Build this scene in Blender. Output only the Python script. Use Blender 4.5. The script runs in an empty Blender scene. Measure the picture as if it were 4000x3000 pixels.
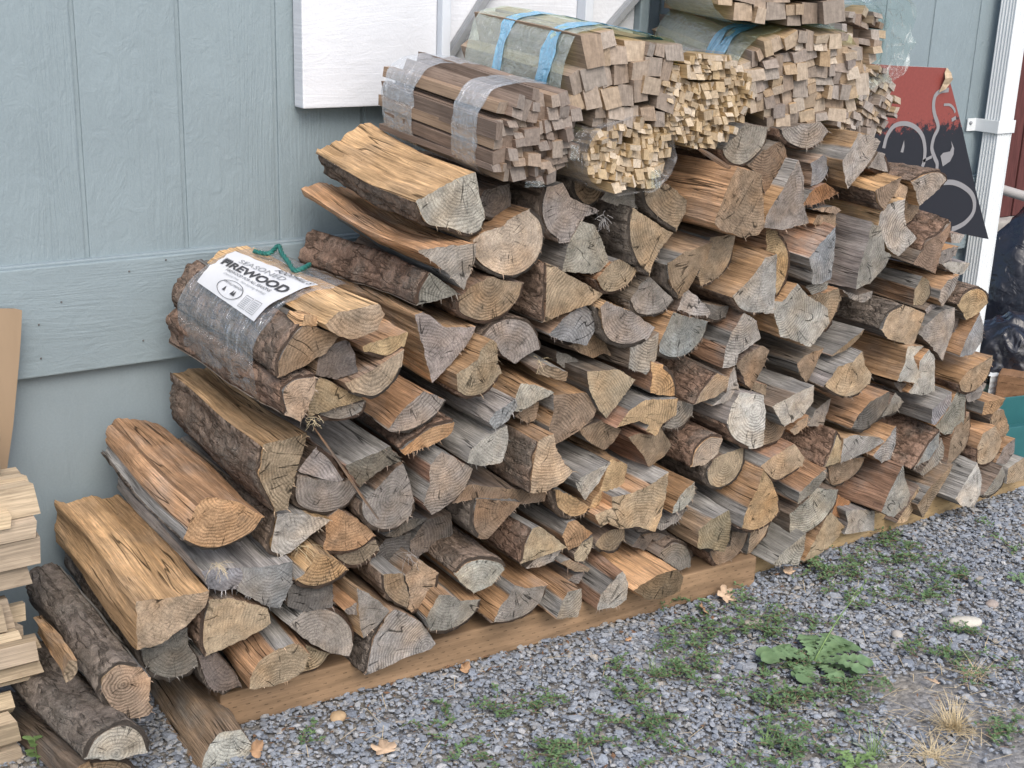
import bpy, bmesh, math, random, zlib
import numpy as np
from mathutils import Vector, Matrix, noise as mnoise

# ------------------------------------------------------------------ camera, world, sun, exposure
scene = bpy.context.scene
COL = scene.collection
CW, CH = 4000.0, 3000.0
C0 = np.array([2000.0, 1500.0])
VPX, VPZ = np.array([10000.0, 100.0]), np.array([1460.0, 17500.0])
FPX = math.sqrt(-float((VPX - C0) @ (VPZ - C0)))
CAMH = 1.5
def _cd(p):
    v = np.array([p[0] - C0[0], -(p[1] - C0[1]), -FPX]); return v / np.linalg.norm(v)
_X = _cd(VPX); _Z = -_cd(VPZ); _X = _X - _Z * (_X @ _Z); _X /= np.linalg.norm(_X); _Y = np.cross(_Z, _X)
RW = np.array([_X, _Y, _Z])
cam_d = bpy.data.cameras.new('camera'); cam = bpy.data.objects.new('camera', cam_d); COL.objects.link(cam)
cam_d.sensor_fit = 'HORIZONTAL'; cam_d.sensor_width = 36.0; cam_d.lens = FPX / CW * 36.0
cam_d.clip_start = 0.05; cam_d.clip_end = 300
cam.matrix_world = Matrix([list(RW[0]) + [0], list(RW[1]) + [0], list(RW[2]) + [CAMH], [0, 0, 0, 1]])
scene.camera = cam

SUN_EL, SUN_AZ = math.radians(46), math.radians(196)     # azimuth: compass, clockwise from +Y
world = bpy.data.worlds.new('World'); scene.world = world; world.use_nodes = True
wn = world.node_tree; bg = wn.nodes['Background']
sky = wn.nodes.new('ShaderNodeTexSky'); sky.sky_type = 'NISHITA'; sky.sun_disc = False
sky.sun_elevation = SUN_EL; sky.sun_rotation = SUN_AZ; sky.dust_density = 3.0; sky.air_density = 1.0; sky.ozone_density = 0.35
wn.links.new(sky.outputs[0], bg.inputs[0]); bg.inputs[1].default_value = 0.14
sun_d = bpy.data.lights.new('sun', 'SUN'); sun_d.energy = 1.1; sun_d.angle = math.radians(40); sun_d.color = (1.0, 0.97, 0.92)
sun = bpy.data.objects.new('sun', sun_d); COL.objects.link(sun); sun.location = (1, -3, 6)
sd = Vector((math.sin(SUN_AZ) * math.cos(SUN_EL), math.cos(SUN_AZ) * math.cos(SUN_EL), math.sin(SUN_EL)))
sun.rotation_euler = sd.to_track_quat('Z', 'Y').to_euler()
scene.view_settings.view_transform = 'Standard'; scene.view_settings.look = 'None'
scene.view_settings.exposure = 0.76; scene.view_settings.gamma = 1.0; scene.view_settings.use_curve_mapping = False

# ------------------------------------------------------------------ helpers
def ray(p): return RW @ _cd(p)
def at_y(px, py, y):
    r = ray((px, py)); t = y / r[1]; return Vector((t * r[0], y, CAMH + t * r[2]))
def at_z(px, py, z=0.0):
    r = ray((px, py)); t = (z - CAMH) / r[2]; return Vector((t * r[0], t * r[1], z))
CROP = {'A': (0, 1800, .72333), 'B': (500, 800, .72333), 'C': (1000, 1600, .72333), 'D': (1600, 600, .72333),
        'E': (2000, 1200, .72333), 'F': (2800, 1000, .72333), 'G': (1400, 0, .5425), 'H': (2400, 0, .5425),
        'I': (3300, 0, .60293), 'J': (2500, 700, .5425), 'K': (3100, 400, .48222), 'R': (3600, 700, .60241),
        'P': (2200, 2000, .81374), 'S': (0, 0, 1.0)}
def src(c, x, y): o = CROP[c]; return o[0] + x * o[2], o[1] + y * o[2]
def seed_of(s): return zlib.crc32(s.encode()) % 100003
def nz(x, y, z): return mnoise.noise(Vector((x, y, z)))
def link(o, parent=None):
    COL.objects.link(o)
    if parent is not None: o.parent = parent
    return o
def tag(o, label=None, cat=None, group=None, kind=None):
    if label: o['label'] = label
    if cat: o['category'] = cat
    if group: o['group'] = group
    if kind: o['kind'] = kind
    return o
def empty(name, loc, rot=(0, 0, 0)):
    o = bpy.data.objects.new(name, None); o.empty_display_size = .05; link(o); o.location = loc; o.rotation_euler = rot; return o
def mesh_obj(name, verts, faces, mats, parent=None, loc=(0, 0, 0), mi=None, smooth=False, attrs=None):
    me = bpy.data.meshes.new(name); me.from_pydata([tuple(v) for v in verts], [], faces)
    for m in (mats if isinstance(mats, (list, tuple)) else [mats]): me.materials.append(m)
    if mi is not None: me.polygons.foreach_set('material_index', mi)
    if smooth: me.polygons.foreach_set('use_smooth', [True] * len(me.polygons))
    for k, (typ, data) in (attrs or {}).items():
        a = me.attributes.new(k, typ, 'POINT')
        a.data.foreach_set('color' if typ == 'FLOAT_COLOR' else 'vector' if typ == 'FLOAT_VECTOR' else 'value', np.asarray(data, dtype=np.float32).ravel())
    me.update()
    o = bpy.data.objects.new(name, me); link(o, parent); o.location = loc; return o
def box_mesh(lo, hi, bev=0.0):
    bm = bmesh.new(); bmesh.ops.create_cube(bm, size=1)
    for v in bm.verts: v.co = Vector([lo[i] + (v.co[i] + .5) * (hi[i] - lo[i]) for i in range(3)])
    if bev: bmesh.ops.bevel(bm, geom=list(bm.edges), offset=bev, segments=2, affect='EDGES', profile=.6)
    return bm
def bm_obj(name, bm, mat, parent=None, loc=(0, 0, 0), smooth=False):
    me = bpy.data.meshes.new(name); bm.to_mesh(me); bm.free()
    me.materials.append(mat)
    if smooth: me.polygons.foreach_set('use_smooth', [True] * len(me.polygons))
    o = bpy.data.objects.new(name, me); link(o, parent); o.location = loc; return o
def tube_bm(bm, pts, rad, n=8, caps=True):
    pts = [Vector(p) for p in pts]; rings = []
    rads = rad if isinstance(rad, (list, tuple)) else [rad] * len(pts)
    up = Vector((0.13, 0.31, 1)).normalized()
    for i, p in enumerate(pts):
        d = (pts[min(i + 1, len(pts) - 1)] - pts[max(i - 1, 0)]).normalized()
        a = d.cross(up); a = a.normalized() if a.length > 1e-4 else Vector((1, 0, 0)); b = d.cross(a)
        rings.append([bm.verts.new(p + (a * math.cos(2 * math.pi * k / n) + b * math.sin(2 * math.pi * k / n)) * rads[i]) for k in range(n)])
    for i in range(len(rings) - 1):
        for k in range(n): bm.faces.new((rings[i][k], rings[i][(k + 1) % n], rings[i + 1][(k + 1) % n], rings[i + 1][k]))
    if caps: bm.faces.new(rings[0][::-1]); bm.faces.new(rings[-1])
    return bm

# ------------------------------------------------------------------ materials
class NT:
    def __init__(s, name, transparent=False):
        s.m = bpy.data.materials.new(name); s.m.use_nodes = True; s.t = s.m.node_tree
        s.b = s.t.nodes['Principled BSDF']; s.out = s.t.nodes['Material Output']
    def n(s, typ, ins=None, **kw):
        nd = s.t.nodes.new('ShaderNode' + typ)
        for k, v in kw.items(): setattr(nd, k, v)
        for k, v in (ins or {}).items(): s.set(nd.inputs[k], v)
        return nd
    def set(s, inp, v):
        if hasattr(v, 'is_output') or isinstance(v, bpy.types.NodeSocket): s.t.links.new(v, inp)
        else: inp.default_value = v
    def math(s, op, a, b=0.0, c=0.0, clamp=False):
        nd = s.n('Math', operation=op, use_clamp=clamp); s.set(nd.inputs[0], a); s.set(nd.inputs[1], b); s.set(nd.inputs[2], c); return nd.outputs[0]
    def noise(s, vec, scale, detail=3, rough=.55, dist=0.0, out=0):
        nd = s.n('TexNoise', {'Vector': vec, 'Scale': scale, 'Detail': detail, 'Roughness': rough, 'Distortion': dist}); return nd.outputs[out]
    def comb(s, x, y, z=0.0):
        nd = s.n('CombineXYZ', {0: x, 1: y, 2: z}); return nd.outputs[0]
    def sep(s, v):
        nd = s.n('SeparateXYZ', {0: v}); return nd.outputs
    def rng(s, v, a, b, c=0.0, d=1.0, smooth=False):
        nd = s.n('MapRange', {0: v, 1: a, 2: b, 3: c, 4: d}); nd.interpolation_type = 'SMOOTHSTEP' if smooth else 'LINEAR'; return nd.outputs[0]
    def mix(s, f, a, b, blend='MIX'):
        nd = s.n('Mix', data_type='RGBA', blend_type=blend); s.set(nd.inputs[0], f); s.set(nd.inputs[6], a); s.set(nd.inputs[7], b); return nd.outputs[2]
    def vmath(s, op, a, b):
        nd = s.n('VectorMath', operation=op); s.set(nd.inputs[0], a); s.set(nd.inputs[1], b); return nd.outputs[0]
    def scale(s, col, f):
        nd = s.n('VectorMath', operation='SCALE'); s.set(nd.inputs[0], col); s.set(nd.inputs[3], f); return nd.outputs[0]
    def attr(s, name, out=1, typ='GEOMETRY'):
        nd = s.n('Attribute', attribute_name=name, attribute_type=typ); return nd.outputs[out]
    def coords(s, out=3): return s.n('TexCoord').outputs[out]
    def bump(s, h, strength=.5, dist=.002, prev=None):
        nd = s.n('Bump', {'Height': h, 'Strength': strength, 'Distance': dist})
        if prev is not None: s.set(nd.inputs['Normal'], prev)
        return nd.outputs[0]
    def done(s, col=None, rough=.85, normal=None, spec=.25):
        if col is not None: s.set(s.b.inputs['Base Color'], col)
        s.set(s.b.inputs['Roughness'], rough); s.b.inputs['Specular IOR Level'].default_value = spec
        if normal is not None: s.set(s.b.inputs['Normal'], normal)
        return s.m
def c4(c): return (c[0], c[1], c[2], 1.0)

def mat_end():
    k = NT('end_grain'); g = k.attr('guv'); x, y, sd_ = k.sep(g); tint = k.attr('tint', 0)
    off = k.comb(sd_, k.math('MULTIPLY', sd_, 1.7), sd_); P = k.vmath('ADD', k.comb(x, y, 0), off)
    wob = k.math('MULTIPLY', k.math('SUBTRACT', k.noise(P, 22, 2), .5), .022)
    r = k.math('ADD', k.math('SQRT', k.math('ADD', k.math('MULTIPLY', x, x), k.math('MULTIPLY', y, y))), wob)
    fr = k.noise(k.comb(k.math('MULTIPLY', r, 1.0), sd_, 0), 9, 1)
    ph = k.math('ADD', k.math('MULTIPLY', r, 2 * math.pi / .0066), k.math('MULTIPLY', fr, 16))
    ring = k.math('ADD', k.math('MULTIPLY', k.math('SINE', ph), .5), .5)
    ring = k.math('POWER', ring, 1.6)
    ring_amt = k.rng(k.noise(P, 14, 2), .35, .65, .1, 1.0)
    ang = k.math('ARCTAN2', y, x)
    cn = k.noise(k.comb(k.math('MULTIPLY', ang, 2.6), k.math('MULTIPLY', r, 7), sd_), 1.0, 2, .5)
    ck = k.rng(k.math('ABSOLUTE', k.math('SUBTRACT', cn, .5)), 0.0, .019, 0, 1, True)
    ckm = k.rng(k.noise(P, 26, 1), .47, .6)
    crack = k.math('SUBTRACT', 1.0, k.math('MULTIPLY', k.math('SUBTRACT', 1.0, ck), ckm))
    cr2n = k.noise(k.comb(k.math('MULTIPLY', ang, 9.0), k.math('MULTIPLY', r, 26), sd_), 1.0, 1)
    cr2 = k.rng(k.math('ABSOLUTE', k.math('SUBTRACT', cr2n, .5)), 0, .03, 0, 1, True)
    amt2 = k.rng(k.math('FRACT', k.math('MULTIPLY', sd_, 3.731)), .2, .9, .05, .55)
    cr2 = k.math('SUBTRACT', 1.0, k.math('MULTIPLY', k.math('SUBTRACT', 1.0, cr2), k.math('MULTIPLY', amt2, k.rng(k.noise(P, 35, 2), .42, .6))))
    ringk = k.rng(k.math('FRACT', k.math('MULTIPLY', sd_, 7.13)), 0, 1, .08, .6)
    saw = k.noise(k.comb(k.math('ADD', k.math('MULTIPLY', x, 40), k.math('MULTIPLY', y, 60)), k.math('MULTIPLY', k.math('SUBTRACT', y, x), 300), sd_), 1.0, 2)
    fine = k.noise(P, 420, 4, .8); mott = k.noise(P, 17, 4, .6); mott2 = k.noise(P, 60, 3, .6)
    f = k.math('MULTIPLY', k.rng(mott, .25, .75, .62, 1.3), k.rng(mott2, .25, .75, .74, 1.24))
    f = k.math('MULTIPLY', f, k.rng(fine, .3, .7, .58, 1.38))
    rv = k.math('SUBTRACT', 1.0, k.math('MULTIPLY', k.math('MULTIPLY', ring, ring_amt), ringk))
    f = k.math('MULTIPLY', f, rv); f = k.math('MULTIPLY', f, cr2); f = k.math('MULTIPLY', f, k.rng(saw, .3, .7, .88, 1.1))
    f = k.math('MULTIPLY', f, k.rng(crack, 0, 1, .16, 1))
    warm = k.rng(k.noise(k.vmath('ADD', P, (7, 3, 1)), 11, 2), .45, .7)
    col = k.scale(tint, f)
    col = k.mix(k.math('MULTIPLY', warm, .55), col, k.vmath('MULTIPLY', col, (1.18, .95, .72)))
    blot = k.rng(k.noise(k.vmath('ADD', P, (4, 2, 8)), 7, 4, .65), .42, .62)
    col = k.mix(k.math('MULTIPLY', blot, .45), col, k.vmath('MULTIPLY', col, (.62, .63, .62)))
    dirt = k.rng(k.noise(k.vmath('ADD', P, (1, 9, 4)), 30, 5, .7), .58, .74)
    col = k.mix(k.math('MULTIPLY', dirt, .5), col, (.075, .065, .055, 1))
    h = k.math('ADD', k.math('MULTIPLY', ring, -.35), k.math('ADD', k.math('MULTIPLY', crack, 1.0), k.math('ADD', k.math('MULTIPLY', fine, .8), k.math('MULTIPLY', cr2, .35))))
    return k.done(col, .92, k.bump(h, .75, .0025), .12)

def mat_side():
    k = NT('split_wood'); g = k.attr('guv'); s_, t_, sd_ = k.sep(g); tint = k.attr('tint', 0)
    warp = k.math('MULTIPLY', k.noise(k.comb(k.math('MULTIPLY', s_, 6), k.math('MULTIPLY', t_, 5), sd_), 1, 2), .012)
    sw = k.math('ADD', s_, warp)
    def streak(a, b, d=3): return k.noise(k.comb(k.math('MULTIPLY', sw, a), k.math('MULTIPLY', t_, b), sd_), 1.0, d, .6)
    f1 = streak(420, 14, 5); f2 = streak(85, 4, 3); f3 = streak(22, 3, 2); f4 = k.noise(k.comb(k.math('MULTIPLY', s_, 28), k.math('MULTIPLY', t_, 18), sd_), 1, 5, .65)
    f = k.math('MULTIPLY', k.rng(f1, .28, .72, .55, 1.4), k.rng(f2, .28, .72, .62, 1.3))
    f = k.math('MULTIPLY', f, k.rng(f3, .3, .7, .75, 1.22)); f = k.math('MULTIPLY', f, k.rng(f4, .3, .7, .8, 1.15))
    ck = k.rng(k.math('ABSOLUTE', k.math('SUBTRACT', streak(60, 2.2, 1), .5)), 0, .02, 0, 1, True)
    ckm = k.rng(streak(15, 4, 1), .45, .6)
    crack = k.math('SUBTRACT', 1.0, k.math('MULTIPLY', k.math('SUBTRACT', 1.0, ck), ckm))
    f = k.math('MULTIPLY', f, k.rng(crack, 0, 1, .25, 1))
    col = k.scale(tint, f)
    grey = k.rng(k.noise(k.comb(k.math('MULTIPLY', s_, 14), k.math('MULTIPLY', t_, 9), k.math('ADD', sd_, 5.0)), 1, 4, .6), .46, .68)
    lum = k.n('RGBToBW', {0: col}).outputs[0]
    gcol = k.comb(k.math('MULTIPLY', lum, 1.02), lum, k.math('MULTIPLY', lum, .95))
    col = k.mix(k.math('MULTIPLY', grey, k.attr('tint', 3)), col, gcol)
    spk = k.rng(k.noise(k.comb(k.math('MULTIPLY', s_, 110), k.math('MULTIPLY', t_, 90), sd_), 1, 3, .7), .64, .74)
    col = k.mix(k.math('MULTIPLY', spk, .6), col, (.06, .045, .035, 1))
    h = k.math('ADD', k.math('MULTIPLY', f1, .6), k.math('ADD', k.math('MULTIPLY', f2, 1.0), k.math('MULTIPLY', crack, .9)))
    return k.done(col, .88, k.bump(h, 1.0, .004), .12)

def mat_bark():
    k = NT('bark'); g = k.attr('guv'); s_, t_, sd_ = k.sep(g); tint = k.attr('tint', 0)
    P0 = k.comb(s_, k.math('MULTIPLY', t_, .3), sd_)
    wv = k.n('TexNoise', {'Vector': P0, 'Scale': 30.0, 'Detail': 3.0}).outputs[1]
    P = k.vmath('ADD', P0, k.scale(wv, .035))
    fn = k.noise(P, 34, 3, .6); fis = k.rng(k.math('ABSOLUTE', k.math('SUBTRACT', fn, .5)), 0, .07, 0, 1, True)
    P1 = k.comb(s_, t_, sd_)
    n1 = k.noise(P1, 75, 5, .72); n2 = k.noise(P1, 10, 4, .6); n3 = k.noise(P1, 320, 3, .7); n4 = k.noise(P1, 26, 4, .7)
    f = k.math('MULTIPLY', k.rng(fis, 0, 1, .6, 1.08), k.rng(n1, .25, .75, .45, 1.6)); f = k.math('MULTIPLY', f, k.rng(n3, .25, .75, .7, 1.3)); f = k.math('MULTIPLY', f, k.rng(n4, .3, .7, .7, 1.35))
    col = k.scale(tint, f)
    li = k.rng(n2, .48, .68); col = k.mix(k.math('MULTIPLY', li, .7), col, k.scale((.21, .19, .165), k.math('MULTIPLY', k.rng(n1, .25, .75, .4, 1.5), k.rng(n3, .25, .75, .6, 1.4))))
    h = k.math('ADD', k.math('MULTIPLY', fis, .6), k.math('ADD', k.math('MULTIPLY', n1, 1.6), k.math('MULTIPLY', n3, .5)))
    return k.done(col, .95, k.bump(h, 1.0, .007), .08)

def mat_stick(name, end):
    k = NT(name); oi = k.n('ObjectInfo'); P = k.coords(3); rnd = oi.outputs['Random']; tint = oi.outputs['Color']
    x, y, z = k.sep(P); sh = k.math('MULTIPLY', rnd, 37.0)
    if end:
        f = k.noise(k.vmath('ADD', k.comb(x, z, 0), k.comb(sh, sh, sh)), 3.0, 5, .7); r = k.noise(k.comb(k.math('ADD', k.math('MULTIPLY', x, 9), sh), k.math('MULTIPLY', z, 1.5), sh), 1, 2)
        v = k.math('MULTIPLY', k.rng(f, .25, .75, .7, 1.25), k.rng(r, .3, .7, .82, 1.15))
        lum = k.n('RGBToBW', {0: tint}).outputs[0]
        col = k.mix(k.rng(rnd, 0, 1, .1, .6), tint, k.comb(lum, k.math('MULTIPLY', lum, .97), k.math('MULTIPLY', lum, .92)))
    else:
        f = k.noise(k.comb(k.math('ADD', k.math('MULTIPLY', x, 7), sh), k.math('MULTIPLY', y, 1.6), k.math('MULTIPLY', z, 7)), 1, 4, .65)
        r = k.noise(k.comb(k.math('ADD', k.math('MULTIPLY', x, 1.5), sh), k.math('MULTIPLY', y, 3), z), 1, 3)
        f2 = k.noise(k.comb(k.math('ADD', k.math('MULTIPLY', x, 26), sh), k.math('MULTIPLY', y, 5), k.math('MULTIPLY', z, 26)), 1, 4, .7)
        st = k.rng(k.noise(k.comb(k.math('ADD', k.math('MULTIPLY', x, 2), sh), k.math('MULTIPLY', y, 7), k.math('MULTIPLY', z, 2)), 1, 4, .7), .56, .72)
        v = k.math('MULTIPLY', k.math('MULTIPLY', k.rng(f, .25, .75, .68, 1.28), k.rng(f2, .28, .72, .7, 1.25)), k.rng(r, .3, .7, .78, 1.18))
        col = k.mix(k.math('MULTIPLY', st, .5), tint, k.vmath('MULTIPLY', tint, (.55, .52, .5)))
    col = k.scale(col, k.math('MULTIPLY', v, k.rng(rnd, 0, 1, .78, 1.2)))
    return k.done(col, .85, k.bump(f, .6, .002), .15)

def mat_film(name, tintc, base, streak, rough=.22, dens=1.0):
    k = NT(name); P = k.attr('guv'); s_, t_, sd_ = k.sep(P)
    a = k.noise(k.comb(k.math('MULTIPLY', s_, 22), k.math('MULTIPLY', t_, 130), sd_), 1, 4, .6)
    b = k.noise(k.comb(k.math('MULTIPLY', s_, 45), k.math('MULTIPLY', t_, 30), k.math('ADD', sd_, 3.0)), 1, 4, .6, 1.5)
    fac = k.math('ADD', k.math('ADD', base, k.math('MULTIPLY', k.rng(a, .54, .70), streak)), k.math('MULTIPLY', k.rng(b, .56, .72), streak), clamp=True)  # whitish streaks mixed into the film paint highlights along its crinkles
    tr = k.n('BsdfTransparent', {0: c4(tintc)}).outputs[0]
    k.b.inputs['Base Color'].default_value = c4([.78 * c for c in tintc]); k.b.inputs['Roughness'].default_value = rough
    k.b.inputs['Specular IOR Level'].default_value = .55
    h = k.math('ADD', a, k.math('MULTIPLY', b, 1.2)); k.set(k.b.inputs['Normal'], k.bump(h, .8, .004))
    gl = k.n('BsdfGlossy', {'Color': (.9, .95, 1, 1), 'Roughness': .12}); k.set(gl.inputs['Normal'], k.bump(h, 1.0, .006))
    mx = k.n('MixShader'); k.set(mx.inputs[0], fac); k.set(mx.inputs[1], tr); k.set(mx.inputs[2], k.b.outputs[0])
    fr = k.n('Fresnel', {'IOR': 1.35}); m2 = k.n('MixShader'); k.set(m2.inputs[0], k.math('MULTIPLY', fr.outputs[0], .35, clamp=True)); k.set(m2.inputs[1], mx.outputs[0]); k.set(m2.inputs[2], gl.outputs[0])
    k.t.links.new(m2.outputs[0], k.out.inputs[0]); return k.m

def mat_plain(name, col, rough=.7, var=.25, scale=30, spec=.3, bump=.15, stretch=(1, 1, 1), metal=0.0):
    k = NT(name); P = k.vmath('MULTIPLY', k.coords(3), stretch); n = k.noise(P, scale, 4, .6)
    k.b.inputs['Metallic'].default_value = metal
    return k.done(k.scale(c4(col)[:3], k.rng(n, .25, .75, 1 - var, 1 + var)), rough, k.bump(n, bump, .002), spec)
M = {}
M['end'] = mat_end(); M['side'] = mat_side(); M['bark'] = mat_bark()
M['s_end'] = mat_stick('stick_end', True); M['s_side'] = mat_stick('stick_side', False)

# ------------------------------------------------------------------ setting: ground, wall
WALL = 2.73
def mat_ground():
    k = NT('dirt_and_fines'); P = k.coords(3); a = k.noise(P, 5, 3); b = k.noise(P, 90, 4, .7)
    v = k.n('TexVoronoi', {'Vector': P, 'Scale': 75.0}); vc = k.n('RGBToBW', {0: v.outputs[1]}).outputs[0]
    col = k.mix(k.rng(a, .4, .6), (.235, .24, .25, 1), (.26, .245, .22, 1)); col = k.scale(col, k.math('MULTIPLY', k.rng(b, .25, .75, .6, 1.3), k.rng(vc, 0, 1, .7, 1.35)))
    return k.done(col, .95, k.bump(k.math('ADD', b, k.math('MULTIPLY', v.outputs[0], -.8)), .8, .006), .1)
M['ground'] = mat_ground()
gn = 60; gs = []
bm = bmesh.new(); bmesh.ops.create_grid(bm, x_segments=120, y_segments=120, size=1)
for v in bm.verts:
    x, y = v.co.x, v.co.y
    v.co.x = 2.0 + (x ** 3) * 38 + x * 2.2; v.co.y = 1.7 + (y ** 3) * 38 + y * 1.6
    v.co.z = .008 * nz(v.co.x * 3, v.co.y * 3, 0) - .006
g = bm_obj('ground', bm, M['ground'], smooth=True); tag(g, kind='structure')

def mat_siding(name, col, vert=True, amp=.8):
    k = NT(name); P = k.coords(3); x, y, z = k.sep(P); oi = k.n('ObjectInfo'); rnd = k.math('MULTIPLY', oi.outputs['Random'], 17.0)
    u, v = (x, z) if vert else (z, x)
    Q = k.comb(k.math('ADD', k.math('MULTIPLY', u, 1.0), rnd), k.math('MULTIPLY', v, .16), rnd)
    wob = k.noise(Q, 5, 2); u2 = k.math('ADD', u, k.math('MULTIPLY', wob, .22))
    lines = k.noise(k.comb(k.math('MULTIPLY', u2, 150), k.math('MULTIPLY', v, 7), rnd), 1, 3, .55)
    rough_ = k.noise(k.comb(k.math('MULTIPLY', u, 26), k.math('MULTIPLY', v, 16), rnd), 1, 4, .65, 1.2)
    amt = k.rng(k.noise(k.comb(k.math('MULTIPLY', u, 9), k.math('MULTIPLY', v, 3), rnd), 1, 2), .4, .62, .25, 1)
    h = k.math('ADD', k.math('MULTIPLY', lines, k.math('MULTIPLY', amt, 1.0)), k.math('MULTIPLY', rough_, 1.1))
    n2 = k.noise(P, 3.0, 3); n3 = k.noise(P, 220, 2)
    col_ = k.scale(col, k.math('MULTIPLY', k.rng(n2, .3, .7, .93, 1.06), k.rng(n3, .2, .8, .95, 1.05)))
    spk = k.rng(k.noise(k.comb(k.math('MULTIPLY', u, 60), k.math('MULTIPLY', v, 25), rnd), 1, 3, .7), .73, .8)
    col_ = k.mix(k.math('MULTIPLY', spk, .35), col_, (.12, .13, .13, 1))
    return k.done(col_, .55, k.bump(h, amp, .0045), .35)
PAINT = (.228, .286, .314)
M['siding'] = mat_siding('painted_siding', PAINT, True, .55); M['trim'] = mat_siding('painted_trim', PAINT, False, .45)
M['skirt'] = mat_siding('painted_skirt', (.235, .29, .32), True, .3)
ZT, ZB = .868, .637
wall = empty('house_wall', (2.0, WALL, 0)); tag(wall, 'grey blue painted board siding wall behind the woodpile', 'wall')
XC = 3.76                        # corner of the house
def wbox(name, x0, x1, y0, y1, z0, z1, mat, bev=.0015, parent=wall):
    c = Vector(((x0 + x1) / 2, (y0 + y1) / 2, (z0 + z1) / 2)); h = Vector(((x1 - x0) / 2, (y1 - y0) / 2, (z1 - z0) / 2))
    o = bm_obj(name, box_mesh(-h, h, bev), mat, parent); o.location = c - (parent.location if parent else Vector()); return o
gx = [.785 - .2145 * 4 + .2145 * i for i in range(0, 40)]
gx = [x for x in gx if x < XC - .03]
for i in range(len(gx)):
    x0 = gx[i] + .0045; x1 = (gx[i + 1] if i + 1 < len(gx) else XC) - .0045
    wbox('siding_board', x0, x1, WALL, WALL + .02, ZT + .002, 3.0, M['siding'], .003)
wbox('sheathing', gx[0], XC - .002, WALL + .0045, WALL + .16, ZT - .02, 2.998, M['siding'], 0)
wbox('trim_board', gx[0], XC, WALL - .021, WALL + .006, ZB, ZT, M['trim'], .003)
wbox('caulk_bead', gx[0], XC - .001, WALL - .012, WALL + .004, ZT - .001, ZT + .006, M['skirt'], .0025)
wbox('skirt_board', gx[0], XC - .001, WALL + .004, WALL + .15, -.05, ZB + .03, M['skirt'], .003)

M['nail'] = mat_plain('nail_head', (.12, .12, .12), .6, .2, 50)
for (nx, ny) in ((152, 1268), (505, 1060), (648, 1015), (160, 1400), (560, 1330), (700, 1240), (240, 1180)):
    q = at_y(nx, ny, WALL - .022); bm = bmesh.new(); bmesh.ops.create_uvsphere(bm, u_segments=8, v_segments=6, radius=.0022); bm_obj('nail', bm, M['nail'], wall, q - wall.location)
# ------------------------------------------------------------------ white panel on the wall
M['white'] = mat_siding('white_paint', (.62, .645, .685), False, .35)
M['whitep'] = mat_plain('white_trim', (.58, .625, .68), .5, .06, 20)
wp = empty('white_panel', (1.5, WALL, 1.15)); tag(wp, 'white painted panel with battens and diagonal braces fixed to the wall', 'panel')
YP = WALL - .05
p = lambda x, y, yy=YP: at_y(x, y, yy)
zb = p(1300, 421).z
xl, x1_, x2_, x3_, x4_, x5_ = [p(v, 30).x for v in (1178, 1708, 1745, 2266, 2300, 2492)]
wbox('panel_board', xl, x1_, YP, YP + .045, zb, 2.1, M['white'], .003, wp)
wbox('panel_board', x2_, x3_, YP + .012, YP + .045, zb, 2.1, M['white'], .003, wp)
wbox('panel_board', x4_, x5_, YP + .012, YP + .045, zb, 2.1, M['white'], .003, wp)
wbox('batten', x1_ + .001, x2_ - .001, YP - .022, YP + .04, zb, 2.1, M['whitep'], .003, wp)
wbox('batten', x3_ + .001, x4_ - .001, YP - .022, YP + .04, zb, 2.1, M['whitep'], .003, wp)
wbox('batten', x5_ + .001, x5_ + .03, YP - .01, YP + .04, zb, 2.1, M['siding'], .003, wp)
M['zinc'] = mat_plain('brace_metal', (.25, .265, .28), .45, .15, 40, .5, .1)
for (xa, ya, xb, yb) in ((1905, -5, 1757, 230), (2490, -5, 2300, 215)):
    a = p(xa, ya, YP - .018); b = p(xb, yb, YP - .018); d = (a - b).normalized(); a = b + d * ((a - b).length * 1.9); n = Vector((-d.z, 0, d.x)) * .0075
    vs = []
    for yy in (0, .008):
        for q, s in ((a, 1), (a, -1), (b, -1), (b, 1)): vs.append(q + n * s + Vector((0, yy, 0)) - wp.location)
    mesh_obj('brace', vs, [(0, 1, 2, 3), (7, 6, 5, 4), (0, 4, 5, 1), (1, 5, 6, 2), (2, 6, 7, 3), (3, 7, 4, 0)], M['zinc'], wp)
    mesh_obj('brace_flange', [v + Vector((0, .009 if i < 4 else .02, 0)) for i, v in enumerate([vs[3], vs[0], vs[4], vs[7]] + [vs[3] - n * .2, vs[0] - n * .2, vs[4] - n * .2, vs[7] - n * .2])],
             [(0, 1, 5, 4), (1, 2, 6, 5), (2, 3, 7, 6), (3, 0, 4, 7), (0, 3, 2, 1), (4, 5, 6, 7)], M['zinc'], wp)

# ------------------------------------------------------------------ downspout
M['spout'] = mat_plain('white_gutter_metal', (.68, .72, .74), .35, .05, 8, .5, .03)
XS = at_y(3909, 0, WALL - .03).x
ds = empty('downspout', (XS + .036, WALL - .06, 0)); tag(ds, 'white fluted downspout strapped to the house corner', 'downspout')
def flute(w, d, n=5, amp=.0035, segs=40):
    pts = []
    for side in range(4):
        for i in range(segs):
            t = i / segs; L = w if side % 2 == 0 else d
            f = amp * (math.cos(t * n * 2 * math.pi) - 1) * .5 if .06 < t < .94 else 0
            q = {0: (-w / 2 + t * w, -d / 2 - f), 1: (w / 2 + f, -d / 2 + t * d), 2: (w / 2 - t * w, d / 2 + f), 3: (-w / 2 - f, d / 2 - t * d)}[side]
            pts.append(q)
    return pts
prof = flute(.07, .056); n = len(prof)
mesh_obj('pipe', [(x, y, z) for z in (.0, 3.0) for x, y in prof], [(i, (i + 1) % n, n + (i + 1) % n, n + i) for i in range(n)], M['spout'], ds)
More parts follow.
